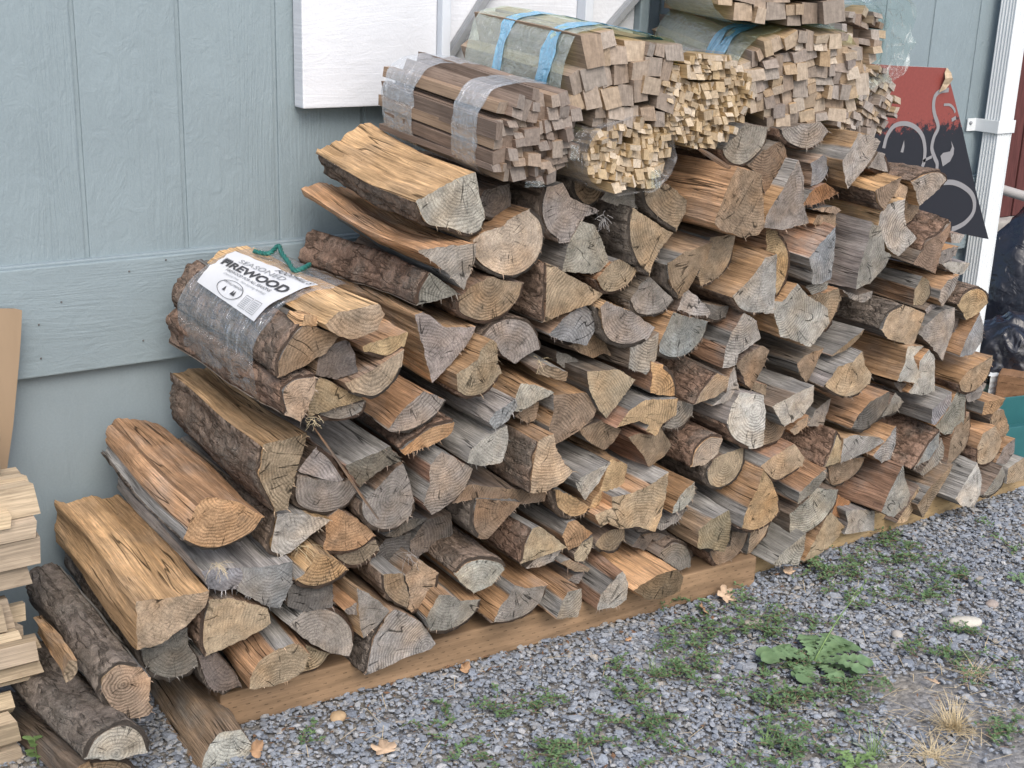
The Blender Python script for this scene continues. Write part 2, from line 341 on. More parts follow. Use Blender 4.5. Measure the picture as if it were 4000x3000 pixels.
zc = at_y(3900, 500, WALL - .1).z
bm = box_mesh((-.0405, -.0335, zc - .02), (.0405, -.0295, zc + .02), .0015); bm_obj('strap', bm, M['spout'], ds)
bm = box_mesh((-.0445, -.0335, zc - .02), (-.0405, .06, zc + .02), .0015); bm_obj('strap', bm, M['spout'], ds)
bm = box_mesh((-.085, .052, zc - .02), (-.0445, .056, zc + .02), .001); bm_obj('strap', bm, M['spout'], ds)
bm = bmesh.new(); bmesh.ops.create_uvsphere(bm, u_segments=10, v_segments=6, radius=.006); bm_obj('screw', bm, M['zinc'], ds, (-.072, .051, zc + .006))

# ------------------------------------------------------------------ timbers under the pile
def mat_timber(name, col):
    k = NT(name); P = k.coords(3); x, y, z = k.sep(P)
    w = k.noise(k.comb(k.math('MULTIPLY', x, 2.2), k.math('MULTIPLY', y, 12), k.math('MULTIPLY', z, 14)), 1, 2)
    rr = k.math('ADD', k.math('MULTIPLY', z, 60), k.math('ADD', k.math('MULTIPLY', w, 9), k.math('MULTIPLY', y, 20)))
    ring = k.math('ADD', k.math('MULTIPLY', k.math('SINE', k.math('MULTIPLY', rr, 2.6)), .5), .5)
    fine = k.noise(k.comb(k.math('MULTIPLY', x, 12), k.math('MULTIPLY', y, 260), k.math('MULTIPLY', z, 260)), 1, 3, .6); big = k.noise(P, 6, 3)
    # incising marks of pressure treated wood: rows of short dark dashes
    row = k.math('FRACT', k.math('MULTIPLY', z, 1 / .0125)); ri = k.math('FLOOR', k.math('MULTIPLY', z, 1 / .0125))
    cx = k.math('FRACT', k.math('ADD', k.math('MULTIPLY', x, 1 / .028), k.math('MULTIPLY', ri, .37)))
    dash = k.math('MULTIPLY', k.math('LESS_THAN', k.math('ABSOLUTE', k.math('SUBTRACT', row, .5)), .09), k.math('LESS_THAN', cx, .32))
    dash = k.math('MULTIPLY', dash, k.rng(k.noise(P, 60, 2), .4, .6))
    f = k.math('MULTIPLY', k.rng(ring, 0, 1, .86, 1.08), k.math('MULTIPLY', k.rng(fine, .25, .75, .85, 1.15), k.rng(k.noise(k.comb(k.math('MULTIPLY', x, 4), y, k.math('MULTIPLY', z, 18)), 1, 5, .65), .3, .7, .66, 1.2)))
    kn = k.n('TexVoronoi', {'Vector': k.comb(k.math('MULTIPLY', x, 3.1), 0.0, k.math('MULTIPLY', z, 5.0)), 'Scale': 1.0, 'Randomness': 1.0}).outputs[0]
    knot = k.rng(kn, .05, .11, .45, 1, True)
    f = k.math('MULTIPLY', f, knot)
    c = k.scale(k.scale(col, f), k.math('SUBTRACT', 1.0, k.math('MULTIPLY', dash, .55)))
    return k.done(c, .75, k.bump(k.math('SUBTRACT', fine, dash), .4, .002), .2)
M['timber'] = mat_timber('treated_timber', (.285, .19, .115)); M['timber2'] = mat_timber('pale_timber', (.40, .29, .16))
def timber(a, b, hgt, dep, mat, label, back=False):
    a = Vector(a); b = Vector(b); L = (b - a).length; o = bm_obj('timber', box_mesh((0, 0, 0), (L, dep, hgt), .004), mat)
    o.location = a; o.rotation_euler = (0, 0, math.atan2(b.y - a.y, b.x - a.x)); return tag(o, label, 'timber', 'timbers under the pile')
a = at_z(865, 2852); b = at_z(2946, 2286); TH = .079
timber(a, b, TH, .079, M['timber'], 'brown treated timber with dark dashes carrying the front of the pile')
a2 = at_z(2935, 2262); b2 = at_z(4030, 1896)
timber(a2 + Vector((.012, .015, 0)), b2, .07, .075, M['timber2'], 'paler yellow timber set back beyond the end of the brown one')
timber((a.x + .02, 2.62, 0), (a.x + 2.6, 2.62, 0), .075, .075, M['timber'], 'timber at the foot of the wall under the log backs')

# ------------------------------------------------------------------ logs
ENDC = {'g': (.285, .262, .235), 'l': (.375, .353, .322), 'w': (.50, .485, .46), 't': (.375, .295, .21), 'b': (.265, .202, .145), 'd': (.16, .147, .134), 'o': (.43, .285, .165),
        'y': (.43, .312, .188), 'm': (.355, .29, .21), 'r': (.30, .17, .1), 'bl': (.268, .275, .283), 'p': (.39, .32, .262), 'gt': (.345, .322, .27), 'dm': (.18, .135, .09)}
WEATH = {'y': .12, 'o': .3, 't': .3, 'm': .3}
SIDEC = {'o': (.47, .285, .16), 't': (.50, .322, .182), 'g': (.34, .318, .295), 'r': (.36, .225, .15), 'd': (.26, .203, .16), 'b': (.34, .24, .165), 'y': (.62, .40, .215), 'm': (.42, .28, .145)}
BARKC = [(.225, .172, .135), (.25, .18, .138), (.2, .17, .145), (.26, .175, .13)]
def catmull(p0, p1, p2, p3, t):
    return .5 * ((2 * p1) + (-p0 + p2) * t + (2 * p0 - 5 * p1 + 4 * p2 - p3) * t * t + (-p0 + 3 * p1 - 3 * p2 + p3) * t ** 3)
def resample(pts, flags, ds):
    out = []; n = len(pts)
    for i in range(n):
        a, b = pts[i], pts[(i + 1) % n]; fl = flags[i]
        m = max(2, int((b - a).length / ds))
        p0 = pts[i - 1] if flags[i - 1] and fl else a - (b - a) * .5; p3 = pts[(i + 2) % n] if flags[(i + 1) % n] and fl else b + (b - a) * .5
        for j in range(m):
            t = j / m
            q = catmull(p0, a, b, p3, t) if fl else a.lerp(b, t)
            out.append([q, fl, j == 0])
    return out
def circle_fit(P):
    A = np.array([[2 * p.x, 2 * p.y, 1] for p in P]); b = np.array([p.x ** 2 + p.y ** 2 for p in P])
    s, *_ = np.linalg.lstsq(A, b, rcond=None); return Vector((s[0], s[1])), math.sqrt(max(1e-6, s[2] + s[0] ** 2 + s[1] ** 2))
def parse(crop, s):
    P = []; F = []
    for w in s.split():
        f = w.endswith('b'); x, y = w.rstrip('b').split(','); P.append(src(crop, float(x), float(y))); F.append(f)
    return P, F
def make_log(crop, end, side, yf, ptstr, label=None, length=.5, parent=None, name='firewood_log', back=(0, 0), twist=0.0, world_pts=None, ybend=0.0, group=None, wild=1.0, inflate=1.04):
    sd = seed_of(label or ptstr); rnd = random.Random(sd); so = (sd % 977) * .37
    P, F = parse(crop, ptstr)
    W = [at_y(x, y, yf) for x, y in P]; Q = [Vector((w.x, w.z)) for w in W]
    ar = sum(Q[i].x * Q[(i + 1) % len(Q)].y - Q[(i + 1) % len(Q)].x * Q[i].y for i in range(len(Q)))
    if ar < 0:
        n = len(Q); Q = Q[::-1]; F = [F[(n - 2 - i) % n] for i in range(n)]
    cen = sum(Q, Vector((0, 0))) / len(Q); Q = [cen + (q - cen) * inflate for q in Q]
    R = resample(Q, F, .0055); n = len(R)
    size = max((q - cen).length for q in Q)
    nrm = []
    for i in range(n):
        d = R[(i + 1) % n][0] - R[i - 1][0]; d = d.normalized() if d.length > 1e-7 else Vector((1, 0)); nrm.append(Vector((d.y, -d.x)))
    bt = rnd.uniform(.004, .0075)
    S = [0.0]
    for i in range(1, n): S.append(S[-1] + (R[i][0] - R[i - 1][0]).length)
    isb = [r[1] for r in R]; isb = [isb[i] or isb[i - 1] for i in range(n)]
    base = []
    for i in range(n):
        q = R[i][0]
        j = (.0026 * nz(S[i] * 60, so, 3.1) + .0018 * nz(S[i] * 170, so, 7.7) + (-.003 * max(0, nz(S[i] * 40, so, 9.9)) if R[i][2] else 0)) * wild
        base.append(q - nrm[i] * bt if isb[i] and not R[i][2] or (isb[i] and R[i][1]) else q + nrm[i] * j)
    bp = [R[i][0] for i in range(n) if R[i][1]]
    if len(bp) > 8:
        pith, rad = circle_fit(bp)
        if rad > .3 or rad < .02: pith = cen + Vector((rnd.uniform(-1, 1), rnd.uniform(-1, 1))).normalized() * size * 1.1
    else:
        a = rnd.uniform(0, 2 * math.pi); pith = cen + Vector((math.cos(a), math.sin(a))) * size * rnd.uniform(.5, 1.6)
    NL = 14; ts = [(k / NL) ** 1.25 for k in range(NL + 1)]
    tx, tz = rnd.uniform(-.09, .09), rnd.uniform(-.07, .07)
    bx, bz = back[0] + rnd.uniform(-.012, .012), back[1] + rnd.uniform(-.008, .008)
    org = Vector((cen.x, yf, min(q.y for q in Q)))
    def pos(q, nn, t, s, amp):
        d = (.0022 * (nz(s * 105, t * 2.2, so + 5) - nz(s * 105, 0, so + 5)) + .0045 * (nz(s * 48, t * 1.3, so) - nz(s * 48, 0, so)) + .0075 * (nz(s * 17, t * 1.6, so + 9) - nz(s * 17, 0, so + 9))) * amp
        stp = lambda tt: math.floor(2.5 * nz(s * 26, tt * 1.1, so + 13) + 2.5 * nz(s * 9, tt * .6, so + 17))
        if amp: d += .0028 * amp * (stp(t) - stp(0))
        w = t * length
        wx = .006 * (nz(t * 2.2, so, 1.5) - nz(0, so, 1.5)); wz = .006 * (nz(t * 2.2, so, 5.5) - nz(0, so, 5.5))
        q2 = q + nn * d; r = q2 - cen
        if twist: c_, s_ = math.cos(twist * t), math.sin(twist * t); r = Vector((r.x * c_ - r.y * s_, r.x * s_ + r.y * c_))
        yy = w + (tx * r.x + tz * r.y) * (1 - t)
        return Vector((cen.x + r.x + bx * t + wx, yf + yy, cen.y + r.y + bz * t + wz + ybend * t * t)) - org
    V = []; Fc = []; MI = []; tint = []; guv = []
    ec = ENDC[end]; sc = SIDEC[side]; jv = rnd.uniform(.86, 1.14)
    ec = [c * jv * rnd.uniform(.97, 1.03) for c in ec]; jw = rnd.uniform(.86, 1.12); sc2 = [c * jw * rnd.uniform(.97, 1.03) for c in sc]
    for i in range(n):
        v = pos(base[i], nrm[i], 0, S[i], 0); v.y += .0012 * nz(S[i] * 120, so, 2)
        V.append(v); tint.append((*ec, 1)); guv.append((base[i].x - pith.x, base[i].y - pith.y, so))
    Fc.append(tuple(range(n))); MI.append(0)
    edge_id = []; e_ = -1
    for i in range(n):
        if R[i][2]: e_ += 1
        edge_id.append(e_)
    efac = [(rnd.uniform(.78, 1.16), rnd.random() < (.0 if side == 'y' else .12 if side in 'ot' else .25)) for _ in range(e_ + 1)]
    def side_col(i):
        f, gr = efac[edge_id[i]]; c = [q * f for q in sc2]
        if gr: l_ = sum(c) / 3; c = [l_ * 1.04, l_, l_ * .94]
        return (*c, WEATH.get(side, .65))
    o0 = len(V)
    for k, t in enumerate(ts):
        for i in range(n):
            v = pos(base[i], nrm[i], t, S[i], 0.0 if k == 0 else wild)
            if k == 0: v.y += .0012 * nz(S[i] * 120, so, 2)
            V.append(v); tint.append(side_col(i)); guv.append((S[i], t * length, so))
    for k in range(NL):
        for i in range(n):
            j = (i + 1) % n; Fc.append((o0 + k * n + j, o0 + k * n + i, o0 + (k + 1) * n + i, o0 + (k + 1) * n + j)[::-1]); MI.append(1)
    o1 = len(V)
    for i in range(n): V.append(V[o0 + NL * n + i].copy()); tint.append((*ec, 1)); guv.append((base[i].x - pith.x, base[i].y - pith.y, so + 3))
    Fc.append(tuple(o1 + i for i in range(n))[::-1]); MI.append(0)
    ob = mesh_obj(name, V, Fc, [M['end'], M['side']], parent, org if parent is None else org - parent.location, MI,
                  attrs={'tint': ('FLOAT_COLOR', tint), 'guv': ('FLOAT_VECTOR', guv)})
    sm = [mi == 1 for mi in MI]; ob.data.polygons.foreach_set('use_smooth', sm)
    # hard edges at the traced corners of the split faces
    corner = set()
    for i in range(n):
        if R[i][2]:
            a = (R[i][0] - R[i - 2][0]); b = (R[(i + 2) % n][0] - R[i][0])
            if a.length > 1e-6 and b.length > 1e-6 and a.angle(b) > math.radians(24): corner.add(i)
    se = ob.data.attributes.new('sharp_edge', 'BOOLEAN', 'EDGE')
    ev = np.zeros(len(ob.data.edges) * 2, dtype=np.int32); ob.data.edges.foreach_get('vertices', ev); ev = ev.reshape(-1, 2)
    cm = np.zeros(len(V), bool)
    for k in range(NL + 1):
        for i in corner: cm[o0 + k * n + i] = True
    shp = cm[ev[:, 0]] & cm[ev[:, 1]] & (np.abs(ev[:, 0] - ev[:, 1]) == n); se.data.foreach_set('value', shp)
    if parent is None: tag(ob, label, 'log', group or 'split logs stacked against the wall')
    # frayed fibres along the sawn rim
    if rnd.random() < .55:
        FV = []; FF = []; i0 = rnd.randrange(n)
        for q in range(rnd.randint(8, 26)):
            i = (i0 + int(rnd.gauss(0, n * .12))) % n if rnd.random() < .6 else rnd.randrange(n)
            p0 = V[i] + Vector((nrm[i].x, 0, nrm[i].y)) * -.001; L_ = rnd.uniform(.003, .012) * (1.6 if rnd.random() < .1 else 1)
            d_ = Vector((nrm[i].x * rnd.uniform(.2, 1) + rnd.uniform(-.6, .6), -rnd.uniform(.2, 1.0), nrm[i].y * rnd.uniform(.1, .8) - rnd.uniform(0, .9))).normalized()
            w_ = Vector((nrm[i].y, 0, -nrm[i].x)) * rnd.uniform(.0004, .0011); b_ = len(FV); m_ = p0 + d_ * L_ * .5
            FV += [p0 + w_, p0 - w_, m_ - w_ * .6, m_ + w_ * .6, p0 + d_ * L_ + Vector((0, 0, -L_ * .3))]; FF += [(b_, b_ + 1, b_ + 2, b_ + 3), (b_ + 3, b_ + 2, b_ + 4)]
        fc = [min(.6, .5 * (a_ + b_) * 1.15 + .02) for a_, b_ in zip(sc, ec)]
        fo = mesh_obj('frayed_fibres', FV, FF, M['side'], ob, attrs={'tint': ('FLOAT_COLOR', [(*fc, .3)] * len(FV)), 'guv': ('FLOAT_VECTOR', [(v.x, v.z, so) for v in FV])}); tag(fo, kind='stuff')
    # bark shells
    i = 0; runs = []
    if any(F) and not all(F):
        st = next(k for k in range(n) if R[k][1] and not R[k - 1][1]); k = st
        while k < st + n:
            if R[k % n][1]:
                e = k
                while e < st + n and R[e % n][1]: e += 1
                runs.append([x % n for x in range(k, e + 1)]); k = e
            else: k += 1
    bc = BARKC[sd % 4]; 
    for run in runs:
        m = len(run)
        if m < 6: continue
        NB = 22; V = []; Fc = []; gu = []
        for k in range(NB + 1):
            t = k / NB
            for c, i in enumerate(run):
                q = R[i][0]; edge = min(1, c / 3, (m - 1 - c) / 3)
                rel = .0045 * nz(S[i] * 60, t * 9, so + 4) + .003 * nz(S[i] * 150, t * 24, so + 8) + .0012
                ystart = (.001 + .011 * max(0, nz(S[i] * 34, so, 6.1))) if k == 0 else 0
                v = pos(q + nrm[i] * rel * edge, nrm[i], t, S[i], 0 if k == 0 else wild); v.y += ystart + (.0006 if k == 0 else 0); V.append(v); gu.append((S[i], t * length, so))
        for k in range(NB):
            for c in range(m - 1): Fc.append((k * m + c, k * m + c + 1, (k + 1) * m + c + 1, (k + 1) * m + c))
        f0 = len(V)
        for c, i in enumerate(run):
            v = pos(base[i] - nrm[i] * .001, nrm[i], 0, S[i], 0); v.y = V[c].y + .0004; V.append(v); gu.append((S[i], -.01, so + 1))
        for c in range(m - 1): Fc.append((f0 + c, f0 + c + 1, c + 1, c))
        b0 = len(V)
        for k in range(NB + 1):
            for c in (0, m - 1):
                i = run[c]; V.append(pos(base[i] - nrm[i] * .003, nrm[i], k / NB, S[i], wild if k else 0)); gu.append((S[i] + .01, k / NB * length, so))
        for k in range(NB):
            Fc.append((k * m, (k + 1) * m, b0 + (k + 1) * 2, b0 + k * 2)); Fc.append((k * m + m - 1, b0 + k * 2 + 1, b0 + (k + 1) * 2 + 1, (k + 1) * m + m - 1))
        mesh_obj('bark', V, Fc, M['bark'], ob, smooth=True, attrs={'tint': ('FLOAT_COLOR', [(*bc, 1)] * len(V)), 'guv': ('FLOAT_VECTOR', gu)})
    return ob, base, cen
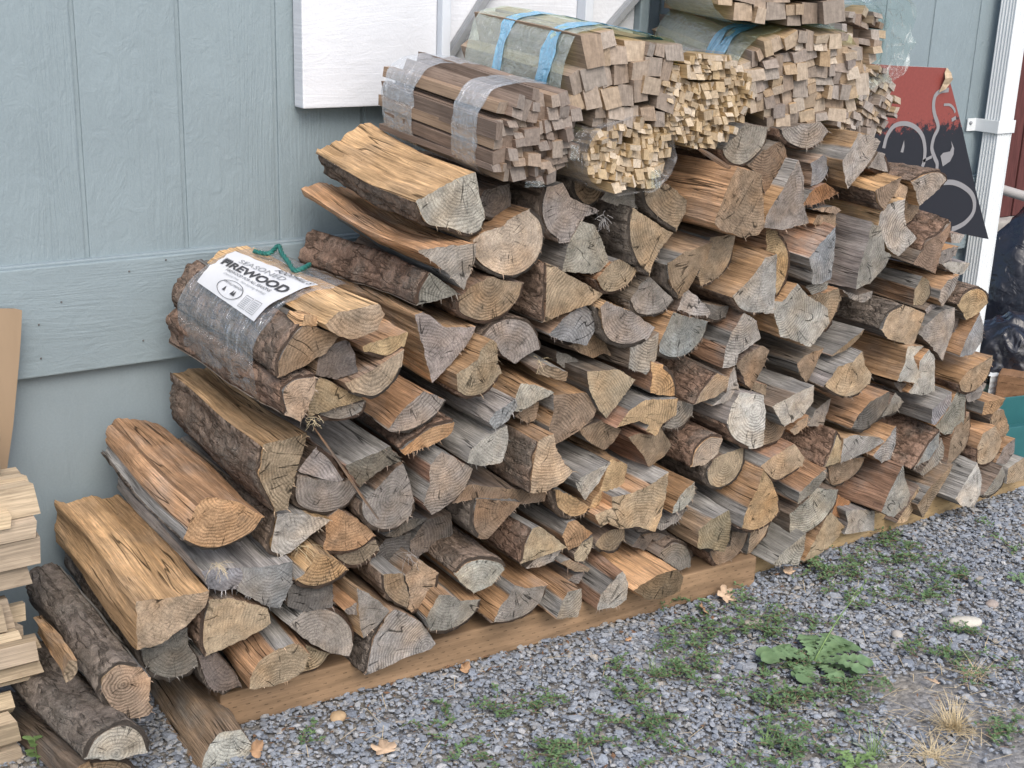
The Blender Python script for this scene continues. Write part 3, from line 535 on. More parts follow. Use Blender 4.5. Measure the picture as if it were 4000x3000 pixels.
TABLE = '''
A;t;y;7;745,765 925,745 1125,712 1105,790 1000,890 860,985 745,1010;large flat topped tan log with weathered grey side at the low end of the pile
A;o;o;7;1110,195 1280,225 1425,312b 1370,390b 1270,445b 1180,475b 1085,470b 985,425 1010,370 1060,245;long orange quarter log with rounded belly lying on two grey logs
A;bl;g;5;1095,600 1150,590 1300,575 1305,640 1270,690 1200,705 1130,685;rounded bluish grey log end with a tuft of straw, beside a square grey one
A;bl;g;5;1306,578 1400,580 1570,545 1572,650 1510,797 1440,780 1370,745 1285,705 1303,640;square bluish grey log end directly below the long orange quarter log
A;t;b;4;1110,1050b 1088,985b 1095,870b 1125,760 1240,745 1440,800 1455,880 1330,950;brown wedge log with barky side, just below the bluish grey pair
A;t;o;6;1345,1225 1355,1150 1400,1085 1480,1030 1590,990 1640,1020 1672,1053 1640,1130 1590,1170 1480,1210;wide brown half round log at the cut end of the timber
A;d;d;2;1060,1060 1170,1040 1290,1180 1300,1220b 1200,1250b 1120,1220b;dark mossy round log tucked behind the corner of the timber
A;d;g;3;750,1020 900,960 1010,910 1020,1010 1050,1050 1065,1110b 1010,1160b 920,1185b 830,1165b 770,1110b;dark grey round log with fine rings below the large flat topped log
A;t;b;9;540,1235b 560,1165b 640,1095b 740,1105 805,1170 795,1300 820,1330 800,1370 700,1395 600,1350b 560,1285b;crooked bark covered log with ragged tan end leaning beside the pile
A;t;t;16;355,1205 345,1140 365,1075 415,1080 410,1160;thin tan splinter wedged between two bark covered logs
A;w;d;16;455,1610b 500,1510b 590,1440b 690,1420b 770,1470b 805,1570 630,1610;rough bark covered log with whitish cut end lying on another log near the ground
A;w;b;9;1080,1690 1120,1560 1185,1475 1300,1455 1365,1545 1310,1645 1250,1700;weathered brown log with pale grey end lying on the gravel by the timber
A;b;d;13;400,1659 480,1620b 620,1608b 720,1655b 725,1800 400,1800;brown barky log flat on the ground under the whitish ended log
B;t;y;6;790,1655b 705,1480b 712,1400b 722,1308 960,1240 940,1330 900,1470 860,1640;tall log with smooth yellow top and knotty bark side next to the wrapped bundle
C;l;m;3;110,570 260,565 395,598 290,680 200,755 135,790b 75,765b 85,680b;pale grey wedge log under the tall yellow topped log
D;g;t;4;39,876 80,865 200,940 345,932 300,1030 240,1110 130,1235;long grey ended beam like log lying beside the wrapped firewood bundle
C;d;r;5;490,305 600,255 715,200 780,275 690,310 620,370 570,422 530,360;reddish topped log with blackened end and a pale fungus streak
C;l;d;2;235,335 330,200b 400,255b 480,370 430,390 330,365;striped pale wedge end on top of a ringed half log
C;g;d;2;215,350 330,378 430,395 500,385 545,450b 490,520b 400,558b 310,555b 225,515b 205,440b;grey half round log with a split from its pith below a striped wedge
C;g;b;3;745,335 795,300 830,380 855,500b 845,570b 770,635b 690,650b 610,620b 565,560b 565,500 640,440;nearly round ringed log crossed by a thin loose stick
C;o;b;2;370,770 385,680 380,600 450,545 540,590 637,678b 570,740b 480,772b;warm brown quarter log with rounded belly above a mossy crescent end
C;m;d;0;420,790 560,745 640,700 660,760b 600,830b 510,855b 440,820b;mossy crescent shaped log end under a warm brown quarter log
C;y;t;6;205,925 265,885 325,775 400,800 500,868b 440,925b 340,965b 260,960b;tan quarter log with dry straw strands hanging over its top
C;d;d;4;170,1062 180,950 410,940 412,1070 300,1085 230,1080;short dark block with shredded end under the tan quarter log with straw
C;g;t;7;555,970 640,1020 718,1085 660,1155 580,1228 560,1130;narrow grey wedge with deep cracks and an orange sliver beside it
C;g;o;6;478,1085 545,1040 568,1112 500,1105;orange sliver of wood pressed against a narrow grey wedge
C;g;g;4;185,1165 270,1095b 370,1075b 460,1110b 515,1180b 522,1250 495,1320 400,1308 300,1260 240,1215;grey half round log with arched top resting on logs at the timber
C;l;b;5;592,1425b 605,1320b 630,1220b 680,1140 740,1075 850,1125 930,1200 975,1275 945,1305 800,1345 690,1395;large striped grey wedge with brown bark edge sitting on the timber
C;t;b;2;240,1430 275,1350 270,1270 345,1300 400,1320b 340,1395b;brown log tucked on the timber behind the wide brown half round log
C;b;d;5;680,890 790,885 800,920 830,1010 815,1080b 740,1040b 690,980b;dim brown half log with bark crust pressed against a smooth tan one
C;t;b;4;805,900 880,815 985,885b 975,960b 930,1045b 850,1100 822,1075 835,1000;smooth tan half log with grey lower rim against a dim brown one
C;g;o;7;915,1125 985,1000 1060,1005 1100,1035 1217,1032b 1190,1105b 1120,1165b 1030,1200b 950,1200;grey ringed quarter log with bright orange sides resting on the timber
C;l;t;7;1075,885b 1130,825b 1220,795b 1320,815b 1342,850 1270,945 1180,990 1110,930;fan shaped pale end under thick arched bark above the timber logs
C;g;o;7;1390,950 1450,965 1560,945b 1530,1040b 1460,1110b 1370,1150b 1290,1160 1330,1060 1370,1010;grey quarter log with long orange split side overhanging the timber
E;t;b;7;48,1382b 65,1280b 100,1195 150,1185 295,1300 170,1345;dark barked wedge log with speckled tan end above a grey sliver
E;l;d;4;80,1410 130,1360 260,1310 220,1370 150,1405;flat grey sliver end beneath a speckled dark barked wedge
C;b;d;4;1200,692b 1170,640b 1170,560b 1185,485 1420,500 1340,590 1250,697;brown pointed log end hanging below a ragged brown slab
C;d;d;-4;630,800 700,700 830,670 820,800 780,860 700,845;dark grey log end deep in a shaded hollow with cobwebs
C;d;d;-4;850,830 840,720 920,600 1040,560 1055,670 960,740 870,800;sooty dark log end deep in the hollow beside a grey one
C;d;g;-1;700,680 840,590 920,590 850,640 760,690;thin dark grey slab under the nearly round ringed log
C;g;r;5;905,505 940,400 945,310 1010,235 1090,280 1172,322 1120,430 1020,520 945,560;broad flat grey log end with ridged reddish side and frayed lower edge
C;l;g;6;1145,285 1170,215 1245,150 1358,90 1355,190 1325,280 1220,303;weathered silver grey log with twisted top under a cracked slate coloured block
E;t;t;8;95,1000b 105,880b 140,730 230,690 235,760 285,850 325,885 270,945 180,990;square pale tan log with thick scaly bark on one side
C;b;d;3;1060,500 1150,400 1290,420 1480,440 1580,430 1560,500 1430,510 1300,480 1150,480;ragged brown slab under the square log with scaly bark
C;o;b;5;785,215b 850,155b 950,85b 1062,55 1045,130 950,190 815,243;thin orange slab with bark on its upper edge
C;g;o;6;725,112 800,0 905,-95 935,-85 1015,-52b 980,15b 910,78b 830,118b 770,128;quarter log with glowing orange top resting on a thin orange slab
D;l;y;5;35,262 150,200 260,130 345,105 375,240 402,350b 385,410b 320,440b 220,412b 100,385b;large yellow topped slab with cracked grey end at the brow of the pile
D;d;d;0;370,260 400,200 540,165 550,290b 480,350b 400,340b;dark brown rounded log end under the dark kindling bundle
D;g;o;7;50,525 170,505 352,488 345,590 292,727 190,630;long curved orange board like log with grey wedge end
D;g;d;5;40,815b 45,740b 100,640 160,680 260,755 140,795;bark covered log with grey mottled end below the curved orange board
D;p;o;5;350,480 420,425 500,400 540,360 640,300b 700,370b 710,480b 670,580b 590,650b 500,660b 400,610b 350,540b;big round pinkish log end with a starry pith and clear rings
D;g;d;3;735,190 835,165 870,240 1028,312 945,345 905,400 870,468 800,475b 735,420b 705,330b 715,240b;grey ringed log end with a pointed fin, under the dark kindling bundle
D;gt;d;3;925,372 1000,395 1045,480 1085,612 990,645 818,630 855,490;smooth greenish grey fan shaped log end below the ringed one with a fin
D;t;d;4;1205,295 1290,350 1360,400 1425,432 1345,520 1310,590 1285,655b 1230,600b 1190,500b 1185,390b;dark barked half log with fine yellowish rings under the pale plastic wrapped kindling
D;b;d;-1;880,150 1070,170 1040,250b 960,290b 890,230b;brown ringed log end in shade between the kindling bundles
D;g;d;0;1040,250 1080,180 1255,190 1270,280 1180,300;dusky grey log end directly under the pale kindling bundle in plastic
D;b;d;3;1270,200 1400,170 1490,250 1480,310 1430,415b 1350,360b 1280,280b;dark brown log with torn plastic hanging over its end
D;t;r;5;722,905b 735,780b 745,598 830,640 940,700 1025,755 990,795 860,850;triangular log end with thick red bark and a worm hole at its tip
D;t;b;4;255,790 330,720 430,670 520,690 615,700b 590,790b 520,870b 420,910b 340,900b 270,860b;tan quarter log with even rings below the big round pinkish log
D;g;d;3;390,985b 450,920b 550,890b 640,910b 690,970b 710,1050 640,1080 570,1125 500,1085 470,1040;dusky half round end with arched top below the tan quarter log
D;t;o;3;1000,680 1085,590 1130,572 1240,640b 1190,710b 1110,752b 1040,745b;small brown quarter log below the smooth greenish grey fan shaped end
D;g;d;3;1195,800 1260,700 1300,672 1420,790b 1370,850b 1300,877b 1225,865b;small grey brown quarter log below a dark barked half log
D;bl;b;4;765,980 850,880 940,820 1005,880 990,950 950,1030 880,1020 800,1000;dark slate coloured log end with tight arcs and a cracked crest
D;b;d;1;870,1040 960,1020 1000,920 1040,990 1080,1090 1040,1075 990,1100 930,1080;ragged brown log end hanging below the dark slate coloured one
D;l;t;6;1015,835 1060,805 1190,852 1225,875 1330,942 1280,1010b 1190,1040b 1090,1025b 1035,960b;stained whitish half round end with an orange top corner
D;l;d;5;1188,1160 1190,1045 1280,1010 1342,970 1332,1110 1285,1192;pale bluish block end under the stained whitish half round one
J;bl;o;4;125,1200 190,1050 230,960 330,990 495,1030b 480,1120b 420,1210b 330,1280b 220,1290b 130,1250b;large dark grey rounded log with rings and an orange side beside it
J;b;b;5;285,860b 215,740b 195,620 300,540 500,455 470,570 400,690 350,790;stout brown block with a curved crack and dark red bark
J;t;b;3;455,780 430,690 480,580 505,430 680,390b 670,470b 640,600b 570,710b;brown half round end with one long radial crack
J;l;d;4;270,960 340,790 400,840 500,955 470,990b 380,995b 300,960b;small light grey rounded end under the stout brown block
J;d;b;2;440,990 480,900 630,920 610,1000b 540,1030b;little dark log end beside a small light grey rounded one
D;t;t;7;265,1290 255,1190 370,1112 390,1060 440,1010 470,1030 480,1130 497,1190b 440,1265b 380,1305b 300,1312b;pale brown log with splintered whitish side and orange top
D;bl;g;7;425,1450 470,1395 575,1330 582,1365 530,1440 460,1482;narrow slate coloured block with streaky silver top
D;l;t;5;545,1385 600,1245 680,1250 785,1295 690,1340 600,1388;pale grey wedge with orange rot stain on its side
D;b;d;1;570,1420 600,1390 700,1340 680,1430 640,1455;dim brown end peeking out below a rot stained wedge
D;b;b;5;690,1165 740,1140 850,1180 845,1230 760,1210 690,1188;thin brown slab with a wisp of pale fibre on top
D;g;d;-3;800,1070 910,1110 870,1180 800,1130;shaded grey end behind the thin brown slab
D;m;d;5;965,1180 1125,1172 1215,1225 1150,1310 1060,1425 1025,1380 975,1280;lichen speckled yellowish triangular log end
D;b;o;4;785,1310 960,1298 1015,1370 985,1440 880,1510 785,1562 750,1480 780,1400;dark weathered log end with orange side and bark crust above
D;o;r;5;1300,1292 1312,1210 1305,1125 1370,1145b 1420,1190b 1440,1260b 1435,1308;bright orange quarter round log end with narrow rings
J;t;d;6;390,1620b 440,1520b 540,1400 640,1430 630,1500 560,1560 480,1590;pale log end with deeply furrowed bark on its whole upper side
J;l;b;4;520,1630 620,1540 640,1430 680,1340 715,1560 600,1610;light striped end squeezed beside the log with furrowed bark
E;y;r;6;570,657 640,565 730,505 890,497 875,580 805,630 770,692 720,665 740,635 690,615 620,635;ragged pale slab with a broken tooth and reddish top
E;g;d;2;800,650 880,590 890,510 985,500 975,590b 920,650b 850,665b;grey half round end behind the ragged pale slab
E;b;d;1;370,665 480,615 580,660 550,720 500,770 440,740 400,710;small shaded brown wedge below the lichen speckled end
E;b;r;4;635,705 690,683 740,690 800,658 855,742 820,800 742,860 705,790;brown pointed log with reddish split side below the ragged slab
E;p;y;6;965,860b 975,800b 1010,740b 1070,695b 1140,700 1110,790 1040,850;round log with peeling black bark and a bare yellow patch
E;t;d;4;1060,960b 1045,890b 1080,830 1140,800 1265,762b 1250,860b 1195,940b 1120,978b;round tan log with oval rings under the log with peeling bark
E;o;d;4;235,1075b 222,985 280,1000 360,1040 418,1082b 390,1125b 320,1143b 260,1110b;small tan quarter log below the square log with scaly bark
E;l;r;6;345,945 400,905 530,840 480,930 400,1040 360,990;finely striped pale wedge with reddish brown top
E;y;t;3;430,1040 470,1000 540,830 630,860 610,950 560,1010 500,1020 470,1050 460,1110 410,1095;crumbling yellowish log beside the finely striped wedge
E;t;t;7;462,1125 550,1085 545,1030 640,1010 740,965 832,895 820,1010 795,1120 765,1205 670,1180 590,1197 530,1165 490,1190;very large tan log end with torn whitish corner
E;o;b;4;275,1240 300,1160 340,1150 430,1220 370,1280 310,1310;small round orange tan end above a rotten grey lump
E;m;d;3;330,1330 370,1280 440,1240 430,1310 390,1370 345,1370;rotten grey lump of a log end near the timber
E;l;o;7;870,1110 875,1075 920,1000 985,945 987,1020 930,1090;small block with vivid orange top and grey cut end
E;g;g;4;785,1190 860,1130 940,1085 900,1150 810,1207;dark grey slab under the block with vivid orange top
E;m;b;8;1000,1298 1005,1200 1075,1145 1170,1100 1187,1160 1175,1260 1150,1322 1080,1300;block with crumbly fungus eaten end above the timber
E;y;t;9;1235,1195 1270,1085 1330,990 1365,885 1410,950 1440,1040b 1440,1110b 1380,1170b 1300,1205b;large golden brown log with furry ridged end
E;b;d;3;1060,1320 1180,1290 1190,1215 1280,1225b 1245,1310b 1180,1370b 1100,1392b;dusky round end lying on the timber below the fungus eaten block
E;t;b;3;1270,1330 1290,1210 1400,1160b 1370,1240b 1300,1322;crescent shaped brown end under the large golden brown log
E;g;d;4;795,1345 820,1300b 880,1265b 945,1285b 975,1345b 970,1400 905,1417 840,1380;arched grey ringed end behind the splintered yellow slab
E;d;b;1;650,1290 700,1225b 780,1205b 860,1235b 820,1275 760,1255 715,1310;curl of loose bark with a broken grey chip above the timber logs
E;m;d;2;440,1290 480,1230 540,1200 610,1195 605,1260b 560,1320b 480,1320b;rounded grey end with a small orange scar below the very large tan log
E;dm;y;10;670,1535 760,1468 830,1430 885,1420 915,1455 900,1530 820,1570 740,1580;yellow topped slab with dark splintered rotten end on the timber
E;g;r;8;465,1632 480,1560 545,1480 600,1430 625,1490 612,1575 550,1620;weathered pinkish log with curved grey end on the timber
E;g;b;2;300,1480 330,1450 385,1430 360,1490;small grey chip end wedged behind the timber logs
E;b;r;4;262,1385 320,1365 415,1410 400,1428 340,1425;thin reddish splinter slab lying across the timber logs
E;g;o;9;245,1685 275,1590 300,1540 372,1520 375,1600 355,1670;orange sided block with blue grey end jutting over the timber
E;l;g;8;1415,1390 1470,1315 1578,1225 1575,1310 1548,1395 1480,1385;silver grey slab log hiding the joint of the two timbers
J;l;t;6;668,850 780,740 870,620 890,570 970,548 972,700 965,960 900,965b 800,965b 720,930b;large light grey ringed log with smooth orange tan side
J;y;r;3;920,540 925,365 1000,385b 1060,480b 1075,590b 1040,730b 970,840b 950,700;tall rounded yellowish end behind the large light grey ringed log
J;bl;r;6;1240,750 1245,660 1215,570 1330,440 1408,350 1395,560 1370,720 1310,745;blue grey block end with mossy streaked top and reddish side
J;g;d;2;1190,770 1350,745 1345,790 1240,830;thin grey slice under the blue grey block
J;l;t;5;955,880 1040,890 1140,765 1205,840 1330,925 1340,1030 1210,1200 1100,1150 1020,1130 990,1010;broad pale grey log end with a deep diagonal cleft
J;b;o;2;1220,850 1420,790 1440,870b 1410,970b 1340,1090b 1330,930;brown quarter end behind the broad pale end with a cleft
J;l;r;5;595,1350 615,1210 660,1110 750,965 840,1030 870,1150 790,1210 710,1260 690,1330 640,1350;grey petal shaped log end with a rough reddish brown side
J;b;d;4;685,1330 760,1260 890,1205 940,1245 890,1360 800,1505 755,1470 740,1420;brown arrowhead shaped end with a bark nub
J;b;r;3;720,1440 895,1480 910,1478 900,1555 760,1500;plain reddish stick end under the brown arrowhead
J;b;d;3;1130,1330 1180,1270 1310,1220 1280,1300 1210,1470 1160,1400;dark log with black streaked top and dim brown end
J;t;g;7;1340,1500 1400,1420 1440,1350 1530,1320 1590,1240 1610,1340 1650,1400 1640,1470b 1560,1550b 1460,1570b;rounded tan end with grey ribbed top and a cracked lower lip
J;b;r;5;1385,1270 1480,1190 1605,1085 1590,1120 1500,1220 1390,1275;flat reddish brown slab with pale scuffs on its top
E;w;g;6;1170,640 1200,540 1240,470 1355,480 1360,570 1340,740 1270,760b 1200,720b 1170,670b;whitest log end of the pile with net like cracks and black streaked top
E;b;d;3;1340,620 1370,575 1420,590 1478,655b 1440,720b 1340,755;dark brown quarter end beside the whitest log end
E;l;d;8;1415,540 1530,470 1622,425 1618,510 1560,590 1475,640 1440,585;grey slab with broad flat sooty top and pale cracked end
E;t;o;3;1500,665 1540,620 1600,585 1590,640 1530,690;small orange end below the slab with a sooty top
E;t;r;6;1345,870 1400,820 1520,740 1570,810 1560,860b 1490,910b 1420,940b;brown quarter log with reddish split top above an orange ridged block
F;g;d;0;490,915 540,830 620,770 590,860 570,920;grey wedge in shadow behind a scaly red bark block
F;t;d;5;895,400b 930,310b 1000,265 1115,310 1085,400 1055,482 1000,465 930,445;tan end with shaggy bark fringe on its upper side
F;g;d;4;1095,420 1120,385 1220,300 1287,285 1280,390 1240,490 1215,560 1165,490;square ringed grey log end with a dark stained heart
F;t;r;5;1062,262 1065,180 1105,110 1150,140b 1160,205b 1125,265;tan rounded end with long red orange ribbed side
K;l;t;4;1180,1600 1190,1530 1240,1450 1335,1400 1300,1520 1210,1650;pale diamond shaped end with smooth tan side
F;y;d;5;1305,265b 1335,205b 1395,170b 1445,190b 1462,240 1420,300 1350,345 1335,310;round log with bright rim and notched bottom beside the downspout
R;bl;o;5;238,1145 290,1030 385,875 408,960 395,1050 330,1130;orange log with bluish grey wedge end near the black tarp
F;l;t;6;982,672 1015,580 1028,490 1112,488 1060,545 1100,640 1085,685;cleft pale log with long tan top
F;l;o;4;1035,735 1090,650 1100,570 1150,510 1178,550 1170,725 1110,748;upright pale slab end jammed against the cleft pale log
F;d;d;2;945,680 1040,690 1035,735 990,735;small dark end below the cleft pale log
R;t;o;5;245,1330 300,1250 455,1150 450,1210b 420,1290b 350,1370b 270,1385b;tan half log with orange ridged top near the loose downspout elbow
R;g;d;2;280,1400 380,1340 420,1330 380,1420 300,1445;grey slab under the tan half log near the loose elbow
R;d;d;1;150,830b 250,830b 240,950b 210,1000 190,940;strip of black bark between two logs near the downspout
R;l;d;1;20,850 60,810 130,830 130,880 70,920;small pale end above the grey log with a dark heart
F;d;o;6;715,930 760,860 830,790 940,740 930,820b 870,890b 790,940b;dark grey half log with warm orange brown top
F;g;d;3;880,885 930,800 960,740 1010,790b 970,850b;grey sliver end behind the half log with warm top
F;bl;g;6;1165,905 1165,830 1262,735 1262,800 1185,912;bluish block with dark weathered flat top near the end of the pile
F;g;o;3;1190,920 1250,830 1310,690 1340,780b 1340,870b 1320,950b 1240,970;tall ringed grey half log leaning on the bluish block
F;bl;b;6;1040,1145b 1085,1100b 1130,1030b 1210,945 1200,1030 1150,1095;blue grey crescent end on a log with smooth thick bark
F;g;d;2;1090,1170 1170,1080 1220,990 1240,1070 1200,1120 1110,1180;grey log under the crescent end with a knot in it
F;b;r;3;1240,1120 1260,1010 1290,930 1370,850b 1370,950b 1340,1040b 1270,1110;brown half round end with yellow rim standing upright
R;o;o;4;400,1530 410,1450 540,1420 520,1465 460,1520;small fresh orange slab pointing at the teal gutter
R;t;d;2;440,1560 470,1500 530,1500 575,1620 540,1670 450,1650;dusty brown stub end beside the teal gutter
F;t;o;5;1400,1040 1430,960 1500,920 1545,1000b 1530,1060b 1480,1120b 1410,1125b;pale tan rounded stub near the far end of the timber
F;g;o;3;1510,1120 1560,1030 1610,985 1600,1060 1560,1120;grey wedge end with orange top behind the pale tan stub
F;g;d;5;1430,1300 1490,1220 1540,1140 1560,1190b 1540,1250b 1480,1300b;grey quarter end low on the far timber
F;t;g;3;1570,1230 1580,1150 1659,1090 1680,1200;last dusty log on the far end of the timber
F;w;g;7;1285,1310 1330,1235 1400,1120 1432,1200 1425,1290 1395,1360 1320,1345;grey log with white crusty fungus on its end
F;b;b;5;1080,1340 1150,1250 1280,1130 1240,1210 1160,1330 1115,1410;brown leaning slab end between fungus log and corrugated log
F;l;r;9;890,1380 930,1270 1000,1130 1010,1200 1050,1290 1030,1350 960,1410;corrugated dark log with pale streaked end jutting out
F;t;d;3;970,1440 1040,1330 1090,1240 1080,1330 1030,1430;tan crescent end under the corrugated log
F;t;b;6;575,1140b 620,1040b 650,955b 672,990 668,1105;scaly red bark block with narrow tan end
F;l;t;6;665,1115 682,985 740,965 880,985 912,1005 820,1055;wide striped pale slab end with orange tan top
F;bl;t;5;835,1075 910,1005 978,925 970,1020 935,1095 885,1110;sky grey end beside the wide striped slab
F;b;b;2;595,1140 700,1100 800,1090b 770,1160b 700,1220b 620,1240b;dusky tan round end under the wide striped slab
F;g;o;7;438,1335 445,1275 540,1190 593,1150 590,1200 520,1280;orange ridged block with grey slanting end
F;l;d;5;398,1502 402,1395 500,1310 535,1260 655,1268b 635,1340b 570,1430b 480,1495b;big pale ringed quarter under the orange ridged block
F;t;t;4;475,1650 530,1530 600,1380 690,1465 640,1540 560,1610;brown striped petal end standing on the second timber
F;l;g;4;690,1500 710,1440 695,1380 750,1370 850,1380 850,1480 770,1490;wavy edged pale end on the second timber
F;r;r;1;620,1400 650,1290 720,1330 690,1420;rust coloured end in shadow above the second timber
H;b;t;11;714,1600 820,1330 885,1215 990,1240 1064,1265 1074,1420 1084,1630 1045,1685 925,1705 845,1675 775,1660;big block with banded tan side and dark smeared end jutting from the pile
H;g;t;6;1075,1630 1100,1540 1220,1360 1335,1165 1368,1280 1360,1470 1395,1600 1210,1645;tall grey triangular end beside the big dark smeared block
H;g;d;3;780,1080 940,900 1110,920b 1080,1040b 1010,1130b 920,1190b 840,1180b 790,1130b;grey half round ringed end right under the pale small stick bundle
H;b;d;2;960,1190 1080,1090 1220,1015 1240,1120 1265,1185 1190,1300 1075,1385 1050,1270;brown ringed end below the grey half round at the bundles
H;g;d;3;1200,930 1480,880 1540,950b 1480,1030b 1380,1080b 1280,1050b 1220,1000b;ringed grey end directly under the green wrapped block bundle
H;bl;b;3;1412,1348 1425,1230 1420,1180 1510,1120 1562,1165b 1535,1255b 1480,1325b;small blue grey quarter end above a red rotten one
K;l;t;8;395,470 460,380 515,255 620,275 700,320 650,430 600,510 450,695 430,640 410,560;broad pale log end with a hooked crack under the far kindling bundle
K;b;y;8;660,720 760,660 865,605 820,730 735,875b 690,830b;dark wedge end with clean ribbed yellow top
J;r;r;4;1180,180 1240,80 1330,30 1430,100 1330,150 1240,190;red rotten crumbling log end
J;b;r;3;1230,215 1400,195 1450,225 1410,250;reddish splinter pointing out below the red rotten log
J;b;o;2;1250,320 1280,260 1410,250 1400,345;brown end under the reddish splinter
K;t;d;4;810,760 860,650 925,690 900,790;small tan end behind the wedge with a ribbed yellow top
K;l;t;6;700,1040 720,920 760,840 900,790 890,900 900,1000 975,1090 830,1240 760,1170 720,1090;tongue shaped pale end with curved cracks
K;g;g;6;515,1500 530,1350 600,1130 625,970 650,1000 700,1010 720,1090 740,1200 795,1240 760,1310 640,1450;large grey end with ribbed weathered side and net cracks
K;b;d;2;885,1000 905,800 1020,830 1010,900b 950,980b;dusky rounded end behind the tongue shaped one
K;l;t;6;960,640b 1080,570b 1170,560b 1225,620b 1180,690 1030,835 1010,780 1000,720;log with rough bark back and pale pointed end before the red sign
K;g;d;3;600,540 650,470 690,400 740,420b 765,500b 760,580b;ringed grey end with bark rim beside the pale hooked one
K;b;d;5;960,1300 1030,1200b 1060,1120b 1180,1050b 1270,960 1275,1050 1210,1180 1160,1380 1060,1340;bulky dark brown log with flaking bark below the sign
K;l;d;1;1280,1140 1275,1060 1390,1075 1340,1140;small pale end under the corner of the sign
K;g;o;3;1180,1300 1210,1200 1330,1165 1300,1240 1220,1300;grey end with orange top next to the downspout
K;l;g;3;1210,1310 1270,1290 1415,1300 1370,1390 1330,1400 1250,1350;flat pale slab end against the downspout
K;g;d;2;400,1520 500,1560 640,1530 630,1580 560,1620 460,1590;wavy dark grey slice under the large ribbed grey log
'''
SPECIAL = {  # label prefix: (length, back dx, dz or crop point of the rear end's centre, twist, bend)
    'large flat topped tan': (.53, (-.01, .0), 0, 0), 'long orange quarter': (.52, (0, .0), 0, .0), 'tall log with smooth yellow': (.50, (.0, .0), 0, 0),
    'long curved orange': (.50, (0, .0), 0, .04), 'large yellow topped slab': (.42, (0, .0), 0, .04), 'crooked bark': (.44, ('A', 265, 690), .15, 0), 'thin tan splinter': (.42, ('A', 205, 890), .3, 0),
    'rough bark covered log with whitish': (.46, ('A', 165, 1040), 0, 0), 'weathered brown log with pale': (.42, (0, .0), 0, 0), 'brown barky log flat': (.5, ('A', 90, 1290), 0, 0)}
def yfront(z): return 2.205 + .02 * z
LOGS = []
for ln in TABLE.strip().splitlines():
    crop, e, s, pr, pts, label = ln.split(';')
    P, _ = parse(crop, pts); cy = sum(p[1] for p in P) / len(P); cx = sum(p[0] for p in P) / len(P)
    z = at_y(cx, cy, 2.2).z; yf = yfront(z) - float(pr) / 100
    L, bk, tw, bd = .5, (0, 0), 0.0, 0.0
    for kx, v in SPECIAL.items():
        if label.startswith(kx): L, bk, tw, bd = v
    L = min(L, WALL - .03 - yf)
    if len(bk) == 3:
        q0 = at_y(cx, cy, yf); q1 = at_y(*src(*bk), yf + L); bk = (q1.x - q0.x, q1.z - q0.z)
    if cx > 3300 and cy < 1050: L = min(L, .33)
    LOGS.append(make_log(crop, e, s, yf, pts, label, L, back=bk, twist=tw, ybend=bd)[0])

# ------------------------------------------------------------------ loose pieces on the pile
def stick_between(name, a, b, w, h, mat, label=None, cat=None, n=8, seed=0):
    a = Vector(a); b = Vector(b); d = (b - a); L = d.length; d.normalize(); sx = d.cross(Vector((0, 0, 1))).normalized(); sz = sx.cross(d)
    V = []; F = []; g = []
    for i in range(n + 1):
        t = i / n; c = a + d * L * t + sx * .006 * nz(t * 2, seed, 0) + sz * .004 * nz(t * 2, seed, 4); k = 1 - .35 * abs(2 * t - 1) ** 3
        for u, v in ((-1, -1), (1, -1), (1, 1), (-1, 1)): V.append(c + sx * u * w / 2 * k + sz * v * h / 2 * k); g.append((u * .01 + v * .004, t * L, seed))
    for i in range(n):
        for j in range(4): F.append((i * 4 + j, i * 4 + (j + 1) % 4, i * 4 + 4 + (j + 1) % 4, i * 4 + 4 + j))
    F.append((3, 2, 1, 0)); F.append((n * 4, n * 4 + 1, n * 4 + 2, n * 4 + 3))
    org = V[0].copy(); o = mesh_obj(name, [v - org for v in V], F, mat, None, org, attrs={'tint': ('FLOAT_COLOR', [(.22, .14, .09, 1)] * len(V)), 'guv': ('FLOAT_VECTOR', g)})
    return tag(o, label, cat) if label else o
q0 = at_y(*src('C', 312, 95), 2.14); q1 = at_y(*src('C', 660, 588), 2.12)
stick_between('loose_stick', q0, q1, .009, .005, M['side'], 'thin loose stick leaning across the ringed log ends', 'stick', seed=3)
stick_between('loose_stick', at_y(*src('H', 615, 1075), 2.14), at_y(*src('H', 830, 1210), 2.07), .016, .006, M['side'], 'flat loose splinter lying on the big jutting block', 'stick', seed=8)

# ------------------------------------------------------------------ packed stick bundles
def stick_variants():
    out = []; r = random.Random(5)
    for v in range(8):
        V = []; F = []; MI = []; NSEG = 3
        ta, tb = r.uniform(-.02, .02), r.uniform(-.02, .02); jit = [(r.uniform(-.07, .07), r.uniform(-.07, .07)) for _ in range(4)]
        for i in range(NSEG + 1):
            bx, bz = r.uniform(-.04, .04), r.uniform(-.04, .04)
            for c, (u, w) in enumerate(((-.5, -.5), (.5, -.5), (.5, .5), (-.5, .5))):
                V.append((u + jit[c][0] + bx * (i > 0), i / NSEG + ((u * ta + w * tb) if i == 0 else 0), w + jit[c][1] + bz * (i > 0)))
        for i in range(NSEG):
            for j in range(4): F.append((i * 4 + j, i * 4 + (j + 1) % 4, i * 4 + 4 + (j + 1) % 4, i * 4 + 4 + j)); MI.append(1)
        F.append((3, 2, 1, 0)); MI.append(0); F.append(tuple(NSEG * 4 + j for j in range(4))); MI.append(0)
        me = bpy.data.meshes.new('stick'); me.from_pydata(V, [], F); me.materials.append(M['s_end']); me.materials.append(M['s_side'])
        me.polygons.foreach_set('material_index', MI); bm = bmesh.new(); bm.from_mesh(me); bmesh.ops.recalc_face_normals(bm, faces=bm.faces); bm.to_mesh(me); bm.free(); out.append(me)
    return out
STK = stick_variants()
